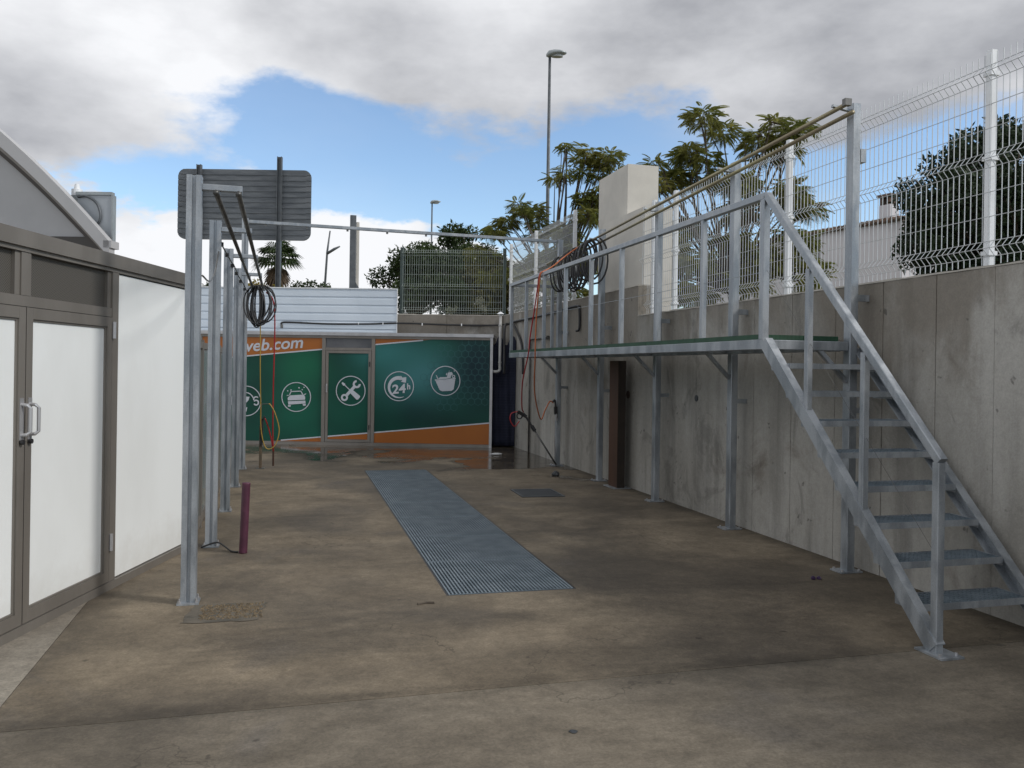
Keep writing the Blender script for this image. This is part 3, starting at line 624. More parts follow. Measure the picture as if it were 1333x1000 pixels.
def d_vac(mb, f, cx, cz, r):
    P(mb, f, [(-.5, -.1), (.02, -.1), (.16, .06), (.22, .28), (-.5, .28)]); mb.ring(cx - .05*r, cz, .58*r, .52*r, YI0, YI1, 20, R(20), R(150))
    P(mb, f, [(-.4, -.7), (.02, -.7), (.08, -.42), (-.4, -.42)])
    mb.ring(cx + .66*r, cz - .10*r, .20*r, .11*r, YI0, YI1, 18, R(-150), R(150)); mb.ring(cx + .66*r, cz + .12*r, .2*r, .12*r, YI0-.0005, YI1, 14, R(40), R(200))
icon(-3.73, .90, .283, banL, d_car); icon(-2.69, 1.035, .283, banD, d_tools)
icon(-1.77, 1.135, .283, banR, d_24); icon(-.89, 1.25, .283, banR, d_tub); icon(-4.69, .81, .29, banL, d_vac)
put_text('24', -1.90, .985, .27, .175, R(6), banR, PRINTW, .1, .025, -.006); put_text('h', -1.615, 1.075, .065, .115, R(6), banR, PRINTW, .1, .03, -.006)

# ---- dark net closing the gap at the kiosk end
t = thing('shade_net', 'dark navy shade net hung between banner kiosk and concrete wall', 'net', (4.05, 15.5, 0))
mb = MB(); n = 14; rows = 16
for j in range(rows + 1):
    for i in range(n + 1):
        x = -.23 + .47 * i / n; z = .02 + 2.06 * j / rows
        if j == rows: z -= .10 * math.sin(i * .9) + .05
        mb.v.append((x, .03 * math.sin(i * 1.1 + j * .15) - x * .28, z))
for j in range(rows):
    for i in range(n): a_ = j*(n+1)+i; mb.f.append((a_, a_+1, a_+n+2, a_+n+1))
o = mb.build('net_sheet', NAVY, t, True); sm = o.modifiers.new('s', 'SOLIDIFY'); sm.thickness = .006
gm = MB()
for j in range(1, 40): z = j * .051; gm.tube([(-.225 + .45*i/6, .012 - (-.225 + .45*i/6)*.28 - .055, z) for i in range(7)], .0022, 4)
gm.build('net_cord', mat('navy_cord', (0.012, 0.018, 0.045), None, .6), t, kind='stuff')

# ---- vent pipe at the kiosk end, cable along the walls
t = thing('vent_pipe', 'pale grey plastic vent pipe with a conical cap at kiosk end', 'pipe', (3.96, 15.36, 0))
MB().tube(smoothpath([(-.12, 0.02, 1.44), (-.05, 0, 1.44), (0.0, 0, 1.47), (0.0, 0, 1.55)], 5) + [Vector((0, 0, 2.52))], .027, 14).build('pipe', PVC, t, True)
MB().cyl((0, 0, 2.53), .075, .045, 18, .01).cyl((0, 0, 2.50), .032, .03, 14).build('cap', WHITEM, t)
for z in (1.60, 2.30): MB().cyl((0, 0, z), .034, .03, 14).build('collar', PVC, t)
def on_rear(tt, z, off=.02): return RW + DB * tt - NB * off + Vector((0, 0, z))
cp = [on_rear(4.57, 2.30, .05), on_rear(4.56, 2.37, .05), on_rear(4.3, 2.375, .05), on_rear(3.6, 2.355, .05), on_rear(2.8, 2.365, .05), on_rear(2.1, 2.39, .045), on_rear(1.2, 2.37, .04), on_rear(.3, 2.37, .04), Vector((4.28, 16.1, 2.385)), Vector((4.275, 15.5, 2.40)), Vector((4.275, 14.0, 2.42)), Vector((4.275, 12.6, 2.45)), Vector((4.275, 11.95, 2.46)), Vector((4.275, 11.85, 2.40)), Vector((4.275, 11.84, 2.12)), Vector((4.25, 11.9, 2.08))]
t = thing('wall_cable', 'thick black cable clipped along the hoarding and the concrete walls', 'cable', (0, 0, 0))
MB().tube(smoothpath(cp, 6), .019, 8).build('cable', BLACK, t, True)
for q in (3.0, 2.5, 1.7, .9):
    p = on_rear(q, 2.37, .045); MB().box(tuple(p - Vector((.008, .024, .022))), tuple(p + Vector((.008, .024, .026)))).build('clip', WHITEM, t)
p = on_rear(4.57, 2.32, .05); MB().cyl(tuple(p - Vector((0, 0, .06))), .026, .07, 10).build('end_fitting', DPIPE, t)
t = thing('wall_conduit', 'thin dark conduit climbing the far concrete wall with a bend', 'conduit', (4.27, 14.4, 0))
MB().tube([(0, 0, 0), (0, 0, 1.0), (0, 0, 1.95)] + smoothpath([(0, 0, 1.97), (0, -.04, 2.02), (0, -.12, 2.03)], 4) + [(0, -1.0, 2.03)], .018, 8).build('tube', DPIPE, t, True)
MB().tube([(0, -1.0, 2.03), (0, -1.04, 2.03)], .035, 10).build('end_fitting', DPIPE, t)
t = thing('loose_cable', 'black cable drooping from the corner down behind the walkway end', 'cable', (4.25, 15.3, 0))
MB().tube(smoothpath([(-.02, .6, 2.38), (-.14, .3, 2.30), (-.2, .1, 2.0), (-.22, 0, 1.7), (-.22, 0, 1.4)], 8), .025, 8).build('cable_run', BLACK, t, True)
MB().tube(smoothpath([(-.02, .2, 2.38), (.0, 0, 2.25), (.02, -.3, 2.0), (.02, -.42, 1.75), (.02, -.45, 1.4)], 8), .022, 8).build('cable_run', BLACK, t, True)

# ================================================================ LEFT KIOSK
kl = thing('white_kiosk', 'white panelled kiosk with brown aluminium frames and double doors', 'kiosk', (-1.1, 6.03, 0), R(73))
X0, X1, HL, DL = -3.6, 1.262, 2.215, 2.2
MB().box((X0, .07, .02), (X1 - .004, DL, HL - .03)).build('body', ALU, kl)
MB().box((X0, -.03, 2.125), (X1 + .012, DL + .02, HL)).box((X0, -.012, 2.10), (X1, .06, 2.1245)).build('roof_fascia', ALU, kl)
MB().box((X0, -.02, 0), (X1, .06, .052)).build('base_rail', ALU, kl)
def bar(x0, x1, z0, z1, n='frame_bar', y=-.008): return MB().box((x0, y, z0), (x1, .066, z1)).build(n, ALU, kl)
bar(-.972, -.888, 1.862, 2.098, 'mullion', -.006); bar(.002, .082, .054, 2.098, 'mullion', -.010); bar(X1 - .045, X1, .054, 2.098, 'mullion', -.010)
bar(-1.96, -1.88, .054, 2.098, 'mullion', -.010); bar(-1.878, .0, 1.802, 1.860, 'transom_bar', -.006)
PERF = bpy.data.materials.new('perforated_vent_sheet'); PERF.use_nodes = True; tp = PERF.node_tree; pb = tp.nodes['Principled BSDF']
pb.inputs['Roughness'].default_value = .5; pb.inputs['Metallic'].default_value = .3
tcp = tp.nodes.new('ShaderNodeTexCoord'); vo = tp.nodes.new('ShaderNodeTexVoronoi'); vo.inputs['Scale'].default_value = 95; vo.inputs['Randomness'].default_value = 0.0
mpp = tp.nodes.new('ShaderNodeMapping'); mpp.inputs['Rotation'].default_value = (0, R(45), 0); mpp.inputs['Scale'].default_value = (1, 0, 1)
tp.links.new(tcp.outputs['Object'], mpp.inputs[0]); tp.links.new(mpp.outputs[0], vo.inputs['Vector'])
rp = tp.nodes.new('ShaderNodeMapRange'); rp.inputs[1].default_value = .28; rp.inputs[2].default_value = .38; tp.links.new(vo.outputs['Distance'], rp.inputs[0])
mpx = tp.nodes.new('ShaderNodeMix'); mpx.data_type = 'RGBA'; mpx.inputs[6].default_value = (.035, .032, .028, 1); mpx.inputs[7].default_value = (.135, .125, .11, 1)
tp.links.new(rp.outputs[0], mpx.inputs[0]); tp.links.new(mpx.outputs[2], pb.inputs['Base Color'])
for a, b in ((-.886, -.0), (-1.878, -.974)):
    MB().box((a, .022, 1.862), (b, .06, 2.098)).build('vent_panel', PERF, kl)
    MB().box((a, .002, 1.862), (a + .014, .0215, 2.098)).build('vent_edge', ALU, kl); MB().box((b - .045, .002, 1.862), (b, .0215, 2.098)).build('vent_edge', ALU, kl)
MB().box((.084, .004, .06), (X1 - .047, .06, 2.092)).build('wall_panel', WHITEP, kl)
MB().box((X0, .004, .06), (-1.962, .06, 2.092)).build('wall_panel', WHITEP, kl)
def leaf(x0, x1, hx_, hs):
    w = .058
    d = MB()
    d.box((x0, -.012, .056), (x0 + w, .05, 1.798)).box((x1 - w, -.012, .056), (x1, .05, 1.798)).box((x0 + w + .0005, -.012, .056), (x1 - w - .0005, .05, .125)).box((x0 + w + .0005, -.012, 1.735), (x1 - w - .0005, .05, 1.798))
    dd = d.build('door', ALU, kl)
    MB().box((x0 + w + .012, .006, .137), (x1 - w - .012, .045, 1.723)).build('door_panel', WHITEP, dd)
    bead = MB()
    for q in ((x0 + w + .001, x0 + w + .011, .126, 1.734), (x1 - w - .011, x1 - w - .001, .126, 1.734)): bead.box((q[0], -.003, q[2]), (q[1], .04, q[3]))
    for q in ((.126, .136), (1.724, 1.734)): bead.box((x0 + w + .0115, -.003, q[0]), (x1 - w - .0115, .04, q[1]))
    bead.build('glazing_bead', ALU, dd)
    hd = MB().tube([(hx_, -.012, 1.265), (hx_, -.045, 1.262), (hx_ + hs*.012, -.058, 1.245), (hx_ + hs*.012, -.058, 1.115), (hx_, -.045, 1.10), (hx_, -.012, 1.097)], .010, 8)
    hd.box((hx_ - .016, -.018, 1.07), (hx_ + .016, -.0125, 1.30)).build('handle', ALUL, dd)
    if hs > 0: MB().tube([(hx_ - .005, -.019, 1.06), (hx_ - .005, -.034, 1.06)], .014, 10).build('lock', BLACKP, dd)
    return dd
leaf(-1.872, -.936, -.968, 1); d2 = leaf(-.928, -.004, -.893, 1)
for z in (.26, 1.66): MB().tube([(.004, -.022, z), (.004, -.022, z + .11)], .012, 8).build('hinge', ALUL, d2)

# ---- arched canopy sitting on the kiosk roof: gable towards the camera
CP = Vector((-1.1, 6.03, 0)) + Vector((math.sin(A17), math.cos(A17), 0)) * .9
CANG = mat('pale_grey_canopy_sheet', (.42, .42, .425), (.37, .37, .375), .5, 0, 1.5)
t = thing('arched_canopy', 'pale grey arched canopy with brown trim above the white kiosk', 'canopy', tuple(CP), R(73))
def arch(y):  # outer edge height over distance back from the kiosk face
    u = (2.55 - y) / 2.1
    return 2.42 + 1.50 * (1 - abs(u) ** 1.55)
ys = [.45 + 4.2 * i / 32 for i in range(33)]
def strip(z_hi, z_lo, xa, xb):
    return MB().loft([[(xa, y, z_lo(y)), (xb, y, z_lo(y)), (xb, y, z_hi(y)), (xa, y, z_hi(y))] for y in ys])
strip(arch, lambda y: arch(y) - .118, -.07, .012).build('vault_shell', CANG, t)
strip(lambda y: arch(y) - .127, lambda y: arch(y) - .165, .0, .05).build('trim', ALU, t); strip(lambda y: arch(y) - .167, lambda y: arch(y) - .205, .015, .05).build('trim', mat('dark_brown_trim', (.06, .05, .042), None, .5), t)
gb = MB(); yy = [y for y in ys if arch(y) - .207 > 2.475]
gb.loft([[(.045, y, 2.472), (.06, y, 2.472), (.06, y, arch(y) - .206), (.045, y, arch(y) - .206)] for y in yy]); gb.build('gable_panel', CANG, t)
MB().box((.02, .50, 2.385), (.12, 4.6, 2.470)).build('tie_beam', mat('dark_brown_beam', (.055, .05, .045), None, .5), t)
MB().box((-.07, .435, 2.375), (.05, .498, 2.43)).build('eaves_block', CANG, t)
for y in (.62, 2.1): MB().box((.04, y, 2.20), (.10, y + .06, 2.384)).build('stub_post', ALU, t)
for y in (1.2, 3.4): MB().beam((.10, y, 2.45), (.30, y, 2.20), .05, .05).build('strut', ALU, t)
t2 = thing('equipment_cabinet', 'grey metal cabinet with a looped conduit mounted on the canopy corner', 'cabinet', tuple(CP), R(73))
MB().box((.065, .505, 2.42), (.10, .775, 2.80)).build('housing', mat('cabinet_grey', (.40, .43, .46), (.36, .39, .42), .5, 0, 3), t2)
MB().box((.055, .502, 2.801), (.105, .785, 2.825)).box((.055, .490, 2.395), (.105, .504, 2.800)).build('rim', LAMP, t2)
MB().tube(smoothpath([(.06, .77, 2.785), (.05, .70, 2.79), (.05, .62, 2.74), (.05, .585, 2.65), (.05, .60, 2.58), (.06, .66, 2.54)], 6), .010, 8).build('conduit', DSTEEL, t2, True)
MB().box((.065, .776, 2.62), (.14, .85, 2.80)).build('bracket', LAMP, t2)
MB().cyl((.10, .80, 2.80), .040, .05, 16).cyl((.10, .80, 2.851), .024, .04, 14, .016).build('photocell', WHITEM, t2)

# ---- bay divider screen behind the left posts
t = thing('divider_screen', 'low brown framed screen of teal glazing behind the left steel posts', 'screen', (-.73, 7.6, 0))
ys_ = [0.0, .55, 1.65, 2.75, 3.85, 4.95]
for y in ys_: MB().box((-.03, y - .03, .0), (.03, y + .03, 1.72)).build('stile', ALU, t)
for a, b in zip(ys_[:-1], ys_[1:]):
    pn = MB().box((-.008, a + .032, .12), (.008, b - .032, 1.64)).build('screen_panel', SCREEN, t)
    MB().box((-.024, a + .0305, .03), (.024, b - .0305, .118)).build('bottom_rail', ALU, t); MB().box((-.024, a + .0305, 1.642), (.024, b - .0305, 1.70)).build('top_rail', ALU, t)

# ================================================================ LEFT HOSE FRAME (galvanised posts, arms, twin pipes)
lf = thing('hose_gantry', 'row of galvanised steel posts with arms carrying two dark pipes beside the white kiosk', 'gantry', (-.55, 5.6, 0))
PY = [0, 1.70, 3.42, 5.2, 7.02]
SEC = [(-.045,-.04),(-.012,-.04),(-.010,-.022),(.010,-.022),(.012,-.04),(.045,-.04),(.045,-.012),(.030,-.010),(.030,.010),(.045,.012),(.045,.04),(-.045,.04)]
def base_plate(mb_parent, x, y, w=.13, d=.13):
    bp = MB().box((x - w/2, y - d/2, 0.001), (x + w/2, y + d/2, .012)).build('base_plate', GALV, mb_parent)
    for sx, sy in ((-1,-1),(1,-1),(1,1),(-1,1)):
        MB().cyl((x + sx*w*.38, y + sy*d*.38, .0125), .010, .012, 6).cyl((x + sx*w*.38, y + sy*d*.38, .0245), .006, .016, 8).build('bolt', ALUL, bp)
for i, y in enumerate(PY):
    h = 2.68 if i < 4 else 3.60
    MB().prof(SEC, (0, y, .012), (0, y, h), (1, 0, 0), (0, 1, 0)).build('post', GALV, lf)
    base_plate(lf, 0, y)
    MB().beam((.046, y, 2.612), (.285, y, 2.612), .04, .04).build('arm', GALV, lf)
    for x in (.13, .265): MB().box((x - .02, y - .022, 2.572), (x + .02, y + .022, 2.5915)).build('pipe_clip', DPIPE, lf)
for x in (.13, .265): MB().tube([(x, -.06, 2.575), (x, 3.5, 2.575), (x, 6.85, 2.575)], .0165, 10).build('pipe', DPIPE, lf, True)
cb = MB().tube(smoothpath([(.03, 1.76, 2.52), (.05, 3.0, 2.50), (.05, 3.42, 2.52), (.05, 4.3, 2.50), (.05, 5.2, 2.52), (.05, 6.9, 2.53)], 5), .006, 6).build('cable', DPIPE, lf, True)
for y in (1.8, 2.5, 3.35, 4.1, 5.0, 6.1): MB().cyl((.04, y, 2.485), .017, .035, 8).build('cable_clip', BLACKP, lf)
MB().tube(smoothpath([(.03, 1.64, 2.42), (.035, 1.2, 2.20), (.045, .6, 2.08), (.05, .03, 2.06)], 6), .006, 6).build('cable', DPIPE, lf, True)

# ---- overhead beam across the bay
t = thing('overhead_beam', 'slim square steel beam spanning the bay between the two post rows', 'beam', (-.55, 12.62, 0))
MB().beam((.0, 0.07, 3.57), (4.66, -.14, 3.50), .045, .045).build('bar', GALV, t)
for i in range(8):
    f = .06 + i * .125; MB().cyl((4.66*f, .07 - .21*f, 3.57 - .07*f - .05), .016, .027, 8).build('eyelet', DPIPE, t)

# ================================================================ RIGHT WALKWAY
wk = thing('walkway', 'raised galvanised steel walkway with railing along the concrete wall', 'walkway', (4.15, 5.45, 0))
def wl(mb, name, mt=GALV, parent=None, **k): return rel(mb, wk).build(name, mt, parent or wk, **k)
RY = [5.45, 7.17, 8.85, 10.62, 12.42]; RZ = [3.54, 3.50, 3.44, 3.40, 3.52]
for i, (y, z) in enumerate(zip(RY, RZ)):
    wl(MB().beam((4.15, y, .012), (4.15, y, z), .07, .08, (0, 1, 0), .005), 'post')
    bp = wl(MB().box((4.05, y - .07, .001), (4.235, y + .07, .012)), 'base_plate')
    for sx in (4.07, 4.215):
        for sy in (-.05, .05): rel(MB().cyl((sx, y + sy, .0125), .010, .014, 6), wk).build('bolt', ALUL, bp)
    wl(MB().box((4.187, y - .015, 1.20), (4.30, y + .015, 1.24)), 'wall_bracket'); wl(MB().box((4.187, y - .015, 2.05), (4.30, y + .015, 2.10)), 'wall_bracket')
    wl(MB().beam((4.113, y, 1.44), (3.87, y, 1.68), .035, .035), 'brace')
    wl(MB().beam((4.113, y, 1.70), (3.44, y, 1.70), .045, .05), 'cross_beam')
wl(MB().box((4.187, 5.41, 3.10), (4.235, 5.49, 3.20)), 'plate')
wl(MB().beam((3.41, 5.42, 1.705), (3.41, 12.55, 1.705), .055, .075), 'edge_beam'); wl(MB().beam((4.09, 5.52, 1.705), (4.09, 12.55, 1.705), .045, .075), 'edge_beam')
wl(MB().beam((3.44, 5.45, 1.705), (4.112, 5.45, 1.705), .05, .07), 'end_beam'); wl(MB().beam((3.44, 12.53, 1.705), (4.066, 12.53, 1.705), .05, .07), 'end_beam')
# green grating deck, seven panels
for i in range(7):
    y0 = 5.48 + i * 1.005; y1 = y0 + .995; g = MB(); n = 20
    for k in range(n + 1): x = 3.392 + .67 * k / n; g.box((x - .002, y0, 1.7435), (x + .002, y1, 1.775))
    for k in range(10): y = y0 + .05 + k * .1; g.box((3.394, y - .003, 1.765), (4.062, y + .003, 1.7745))
    g.box((3.386, y0, 1.7435), (3.3895, y1, 1.78)).box((3.39, y0, 1.7435), (4.062, y0 + .004, 1.78))
    wl(g, 'deck_grating', GREEN)
# railing
RP = [5.46, 6.39, 7.27, 8.16, 9.06, 9.96, 10.86, 11.72, 12.53]
for y in RP: wl(MB().beam((3.41, y, 1.743), (3.41, y, 2.772), .045 if y > 5.5 else .055, .045 if y > 5.5 else .055, (0, 1, 0)), 'baluster')
wl(MB().beam((3.41, 5.435, 2.797), (3.41, 12.555, 2.797), .05, .05), 'handrail')
wl(MB().beam((3.436, 12.53, 2.797), (4.07, 12.53, 2.797), .045, .045), 'end_rail'); wl(MB().beam((4.07, 12.53, 1.743), (4.07, 12.53, 2.82), .045, .045, (0, 1, 0)), 'baluster')
wl(MB().tube([(3.41, 5.45, 2.24), (3.41, 12.53, 2.24)], .0025, 6), 'guard_wire')
# twin brass pipes carried off the post heads
def pz(y): return 3.47 - (y - 5.4) * .047
for x, dz in ((4.075, -.02), (3.98, .015)):
    wl(MB().tube([(x, 5.36 if x > 4 else 5.30, pz(5.36) + dz), (x, 9, pz(9) + dz), (x, 12.55, pz(12.55) + dz)], .0165, 10), 'pipe', BRASS, smooth=True)
for y, z in zip(RY[:4], RZ): wl(MB().beam((4.114, y, pz(y) + .022), (3.96, y, pz(y) + .045), .03, .022), 'pipe_bracket')
wl(MB().box((3.955, 5.29, pz(5.3) - .0), (4.01, 5.33, pz(5.3) + .05)), 'pipe_bracket', DPIPE)

# ================================================================ STAIRS
st = thing('staircase', 'steep galvanised steel staircase with grating treads and one handrail', 'staircase', (3.8, 3.8, 0))
def sl(mb, name, mt=GALV, parent=None, **k): return rel(mb, st).build(name, mt, parent or st, **k)
for x in (3.41, 4.20):
    p0, p1 = Vector((x, 3.735, .03)), Vector((x, 5.42, 1.72)); dr = (p1 - p0).normalized(); nr_ = Vector((0, -dr.z, dr.y))
    s = 1 if x < 3.8 else -1
    sec = [(-.03*s, -.045), (.03*s, -.045), (.03*s, -.037), (-.022*s, -.037), (-.022*s, .037), (.03*s, .037), (.03*s, .045), (-.03*s, .045)]
    if s < 0: sec = sec[::-1]
    sl(MB().prof(sec, p0, p1, (1, 0, 0), nr_), 'stringer')
    if x < 3.8: bp = sl(MB().box((x - .06, 3.63, .001), (x + .085, 3.83, .012)), 'base_plate')
    else: bp = sl(MB().box((x - .07, 3.66, .001), (x + .07, 3.83, .012)), 'base_plate')
    for bx_ in (-.045, .06): rel(MB().cyl((x + bx_, 3.66 if x < 3.8 else 3.69, .0125), .009, .014, 6), st).build('bolt', ALUL, bp)
for i in range(8):
    z = 1.565 - .1915 * i; yf = 5.17 - .187 * i; yb = yf + .235
    tr = MB()
    tr.box((3.444, yf, z - .035), (4.168, yf + .004, z + .003)).box((3.444, yb - .004, z - .035), (4.168, yb, z + .002)).box((3.441, yf + .0045, z - .05), (3.4445, yb - .0045, z + .002)).box((4.1675, yf + .0045, z - .05), (4.171, yb - .0045, z + .002))
    td = sl(tr, 'tread')
    g = MB()
    for k in range(1, 7): y = yf + .235 * k / 7; g.box((3.446, y - .0015, z - .024), (4.166, y + .0015, z))
    for k in range(24): x = 3.46 + .70 * k / 23; g.box((x - .0016, yf + .005, z - .022), (x + .0016, yb - .005, z - .0008))
    sl(g, 'grating', GALVD, td, kind='stuff')
sl(MB().beam((3.41, 3.735, .012), (3.41, 3.735, 1.03), .048, .048, (0, 1, 0)), 'newel')
sl(MB().beam((3.41, 4.34, .62), (3.41, 4.34, 1.63), .042, .042, (0, 1, 0)), 'baluster'); sl(MB().beam((3.41, 4.91, 1.19), (3.41, 4.91, 2.20), .042, .042, (0, 1, 0)), 'baluster')
sl(MB().beam((3.41, 3.715, 1.035), (3.41, 5.432, 2.80), .05, .05), 'handrail')
sl(MB().tube([(3.41, 5.43, 2.25), (3.41, 3.74, .52)], .0012, 6), 'guard_wire', DPIPE)

# ================================================================ HOSES AND LANCES
def coil(name, label, cat, loops, r, mt, seed, path):
    return tag(MB().tube(path, r, 6).build(name, mt, None, True), label, cat)
rnd = random.Random(17); pts = []; nl = 19               # long bundle draped over the right-hand pipes
LP_ = [(rnd.uniform(.05, .125), rnd.uniform(.22, .31), rnd.uniform(-.10, .10), rnd.uniform(.01, .05)) for _ in range(nl + 1)]
LP_[0] = LP_[1] = (.12, .26, 0, .04); LP_[-1] = (.14, .33, -.05, .12); LP_[-2] = (.13, .28, 0, .08)
for k in range(nl * 20):
    g = k / (nl * 20); th = 2 * math.pi * k / 20 + math.pi / 2; lp = k // 20; f = (k % 20) / 20
    a_, c_, ph, yy_ = [u + (v - u) * f for u, v in zip(LP_[lp], LP_[lp + 1])]
    yc = 12.0 - 1.55 * g; pts.append((3.985 + ph * .3 + a_ * math.cos(th), yc + ph - yy_ * math.cos(th), pz(yc) + .025 - c_ * (1 - math.sin(th))))
tag(MB().tube(pts, .0125, 6).build('hose_coil', BLACK, None, True), 'black pressure hose hanging in many loops from the brass pipes', 'hose', None)
pts = []; nl = 13; rnd = random.Random(23)
LP_ = [(rnd.uniform(-.09, .09), rnd.choice((.04, .07, .12, .17, .20)), rnd.uniform(.22, .31), rnd.uniform(-.06, .06)) for _ in range(nl + 1)]
for k in range(nl * 24):
    th = 2 * math.pi * k / 24 + math.pi / 2; lp = k // 24; f = (k % 24) / 24
    cx, a_, c_, yy_ = [u + (v - u) * f for u, v in zip(LP_[lp], LP_[lp + 1])]
    pts.append((-.345 + cx * .8 + a_ * math.cos(th), 12.2 + yy_ + .03 * math.sin(th), 2.605 - c_ * (1 - math.sin(th))))
tag(MB().tube(pts, .0105, 6).build('hose_coil', BLACK, None, True), 'black hose coiled in a tight bundle at the end of the dark pipes', 'hose', None)
# left: yellow and red hoses down to the lance stand
t = tag(MB().tube(smoothpath([(-.315, 12.22, 2.55), (-.315, 12.3, 2.1), (-.31, 12.4, 1.4), (-.30, 12.5, .95), (-.29, 12.58, .55), (-.22, 12.62, .30), (-.10, 12.62, .33), (-.04, 12.62, .55), (-.10, 12.6, .80), (-.17, 12.6, .93), (-.19, 12.6, .935)], 8), .0075, 7).build('yellow_hose', YELH, None, True), 'yellow hose hanging straight down from the left coil and looping back', 'hose')
t = tag(MB().tube(smoothpath([(-.24, 12.25, 2.52), (-.15, 12.3, 2.42), (-.12, 12.4, 2.1), (-.13, 12.6, 1.2), (-.13, 12.8, .5), (-.12, 12.95, .22), (-.15, 12.9, .40), (-.20, 12.8, .60), (-.24, 12.7, .72)], 8), .0095, 7).build('red_hose', REDH, None, True), 'red hose hanging from the left coil beside the yellow one', 'hose')
t = thing('lance_stand', 'rusty floor post holding a black spray lance under the left hoses', 'stand', (-.295, 12.65, 0))
MB().beam((0, 0, .008), (0, 0, .62), .04, .04, (0, 1, 0)).build('post', mat('rusty_tube', (.10, .085, .06), (.14, .10, .065), .7, .2, 6), t); MB().box((-.06, -.06, 0), (.06, .06, .008)).build('foot', DPIPE, t)
MB().beam((.01, -.03, .35), (.02, -.03, .72), .035, .03).beam((.02, -.03, .70), (.055, -.03, .76), .03, .03).build('spray_lance', BLACKP, t)
MB().beam((0, 0, .93), (.12, -.03, .94), .012, .012).beam((0, 0, .60), (0, 0, .94), .014, .014, (0, 1, 0)).build('hook_arm', DPIPE, t)
t = thing('hose_drop', 'thin post standing where the red hose reaches the wet floor', 'post', (-.12, 12.96, 0))
MB().tube([(0, 0, 0), (0, 0, .24)], .014, 8).build('stub', RUST, t)
# right: red and orange hoses, long lance on the post, short gun in its holster
tag(MB().tube(smoothpath([(3.985, 11.20, 3.22), (3.80, 11.22, 3.08), (3.58, 11.05, 2.92), (3.425, 10.96, 2.838), (3.365, 10.94, 2.79), (3.355, 11.0, 2.6), (3.352, 11.13, 2.3), (3.352, 11.31, 1.95), (3.36, 11.42, 1.70), (3.42, 11.9, 1.3), (3.56, 12.4, .92), (3.64, 12.58, .82)], 8), .0095, 7).build('red_hose', REDH, None, True), 'red hose draped over the walkway handrail down to the long lance', 'hose')
tag(MB().tube(smoothpath([(3.985, 11.10, 3.23), (3.80, 11.13, 3.09), (3.58, 10.98, 2.93), (3.425, 10.89, 2.838), (3.36, 10.88, 2.79), (3.352, 10.92, 2.6), (3.35, 11.0, 2.3), (3.35, 11.04, 1.95), (3.36, 11.08, 1.65), (3.52, 11.6, 1.15), (3.80, 12.2, .74), (3.90, 12.3, .86), (3.99, 12.34, 1.00), (4.05, 12.35, .98)], 8), .0095, 7).build('orange_hose', ORH, None, True), 'orange hose draped over the walkway handrail down to the holstered gun', 'hose')
t = thing('spray_lance', 'long steel spray lance with black grip leaning against the far walkway post', 'lance', (4.12, 12.34, 0))
a0, a1 = Vector((-.01, -.005, .015)), Vector((-.47, .26, .80))
def lp_(f): return a0 + (a1 - a0) * f
MB().tube([lp_(0), lp_(.70)], .014, 8).build('tube', DPIPE, t, True); MB().tube([lp_(.66), lp_(.76)], .030, 8).build('collar', BLACKP, t); MB().tube([lp_(.76), lp_(1)], .017, 8).build('sleeve', BLACKP, t)
g = lp_(1); MB().beam(g + Vector((.04, 0, -.05)), g + Vector((-.10, 0, .03)), .04, .05).ring(g.x - .07, g.z - .04, .05, .034, g.y - .012, g.y + .012, 14).build('grip', BLACKP, t)
MB().tube(smoothpath([g + Vector((-.10, 0, .03)), g + Vector((-.20, 0, .0)), g + Vector((-.22, 0, -.10)), g + Vector((-.15, 0, -.20)), g + Vector((-.07, 0, -.12))], 6), .008, 6).build('hose_end', REDH, t, True)
t = thing('spray_gun', 'short black spray gun hanging in its holster on the far walkway post', 'spray gun', (4.07, 12.35, 0))
MB().tube(smoothpath([(-.03, 0, .99), (0, 0, 1.02), (.015, 0, .97), (.02, 0, .90)], 5), .016, 8).beam((.02, 0, .92), (.025, 0, .80), .05, .04).build('grip', BLACKP, t)
MB().cyl((.03, 0, .70), .022, .11, 10).build('holster', ALUL, t); MB().box((.03, .0, .74), (.06, .04, .80)).build('bracket', BLACKP, t)

# ================================================================ FLOOR GRATINGS AND SMALL THINGS ON THE FLOOR
ORD = ['first', 'second', 'third', 'fourth', 'fifth', 'sixth', 'seventh']
gmesh = None
for i in range(7):
    b0 = .018 + (6 - i) * (GL - .036) / 7; pl = (GL - .036) / 7 - .016
    if gmesh is None:
        g = MB(); n = 34
        for k in range(n + 1): x = .018 + (GW - .046) * k / n; g.box((x, .0, -.030), (x + .011, pl, .0))
        gbars = g.mesh('bearing_bars'); gbars.materials.append(GALVD)
        g2 = MB(); n2 = 16
        for k in range(n2): y = .02 + (pl - .04) * k / (n2 - 1); g2.box((.018, y - .002, -.018), (GW - .019, y + .002, -.007))
        g2.box((.017, -.002, -.031), (GW - .018, .002, .0008)).box((.017, pl - .002, -.031), (GW - .018, pl + .002, .0008))
        gmesh = g2.mesh('cross_bars'); gmesh.materials.append(GALVD)
    p = G0 + gy * b0
    t = thing('floor_grating', f'blue grey steel grating over the floor channel, {ORD[i]} panel from the banner kiosk', 'grating', (p.x, p.y, .002), GA, 'grating panels over the wash bay channel')
    obj('bearing_bars', gbars, None, t, kind='stuff'); obj('cross_bars', gmesh, None, t)
t = thing('drain_grate', 'small square drain grate set in the floor near the walkway', 'drain', (2.98, 9.66, 0), R(-2))
MB().box((-.26, -.30, .001), (.26, .30, .004)).build('sump_dark_plate', DARKPIT, t)  # flat dark plate; the shade of the hollow is put into its colour
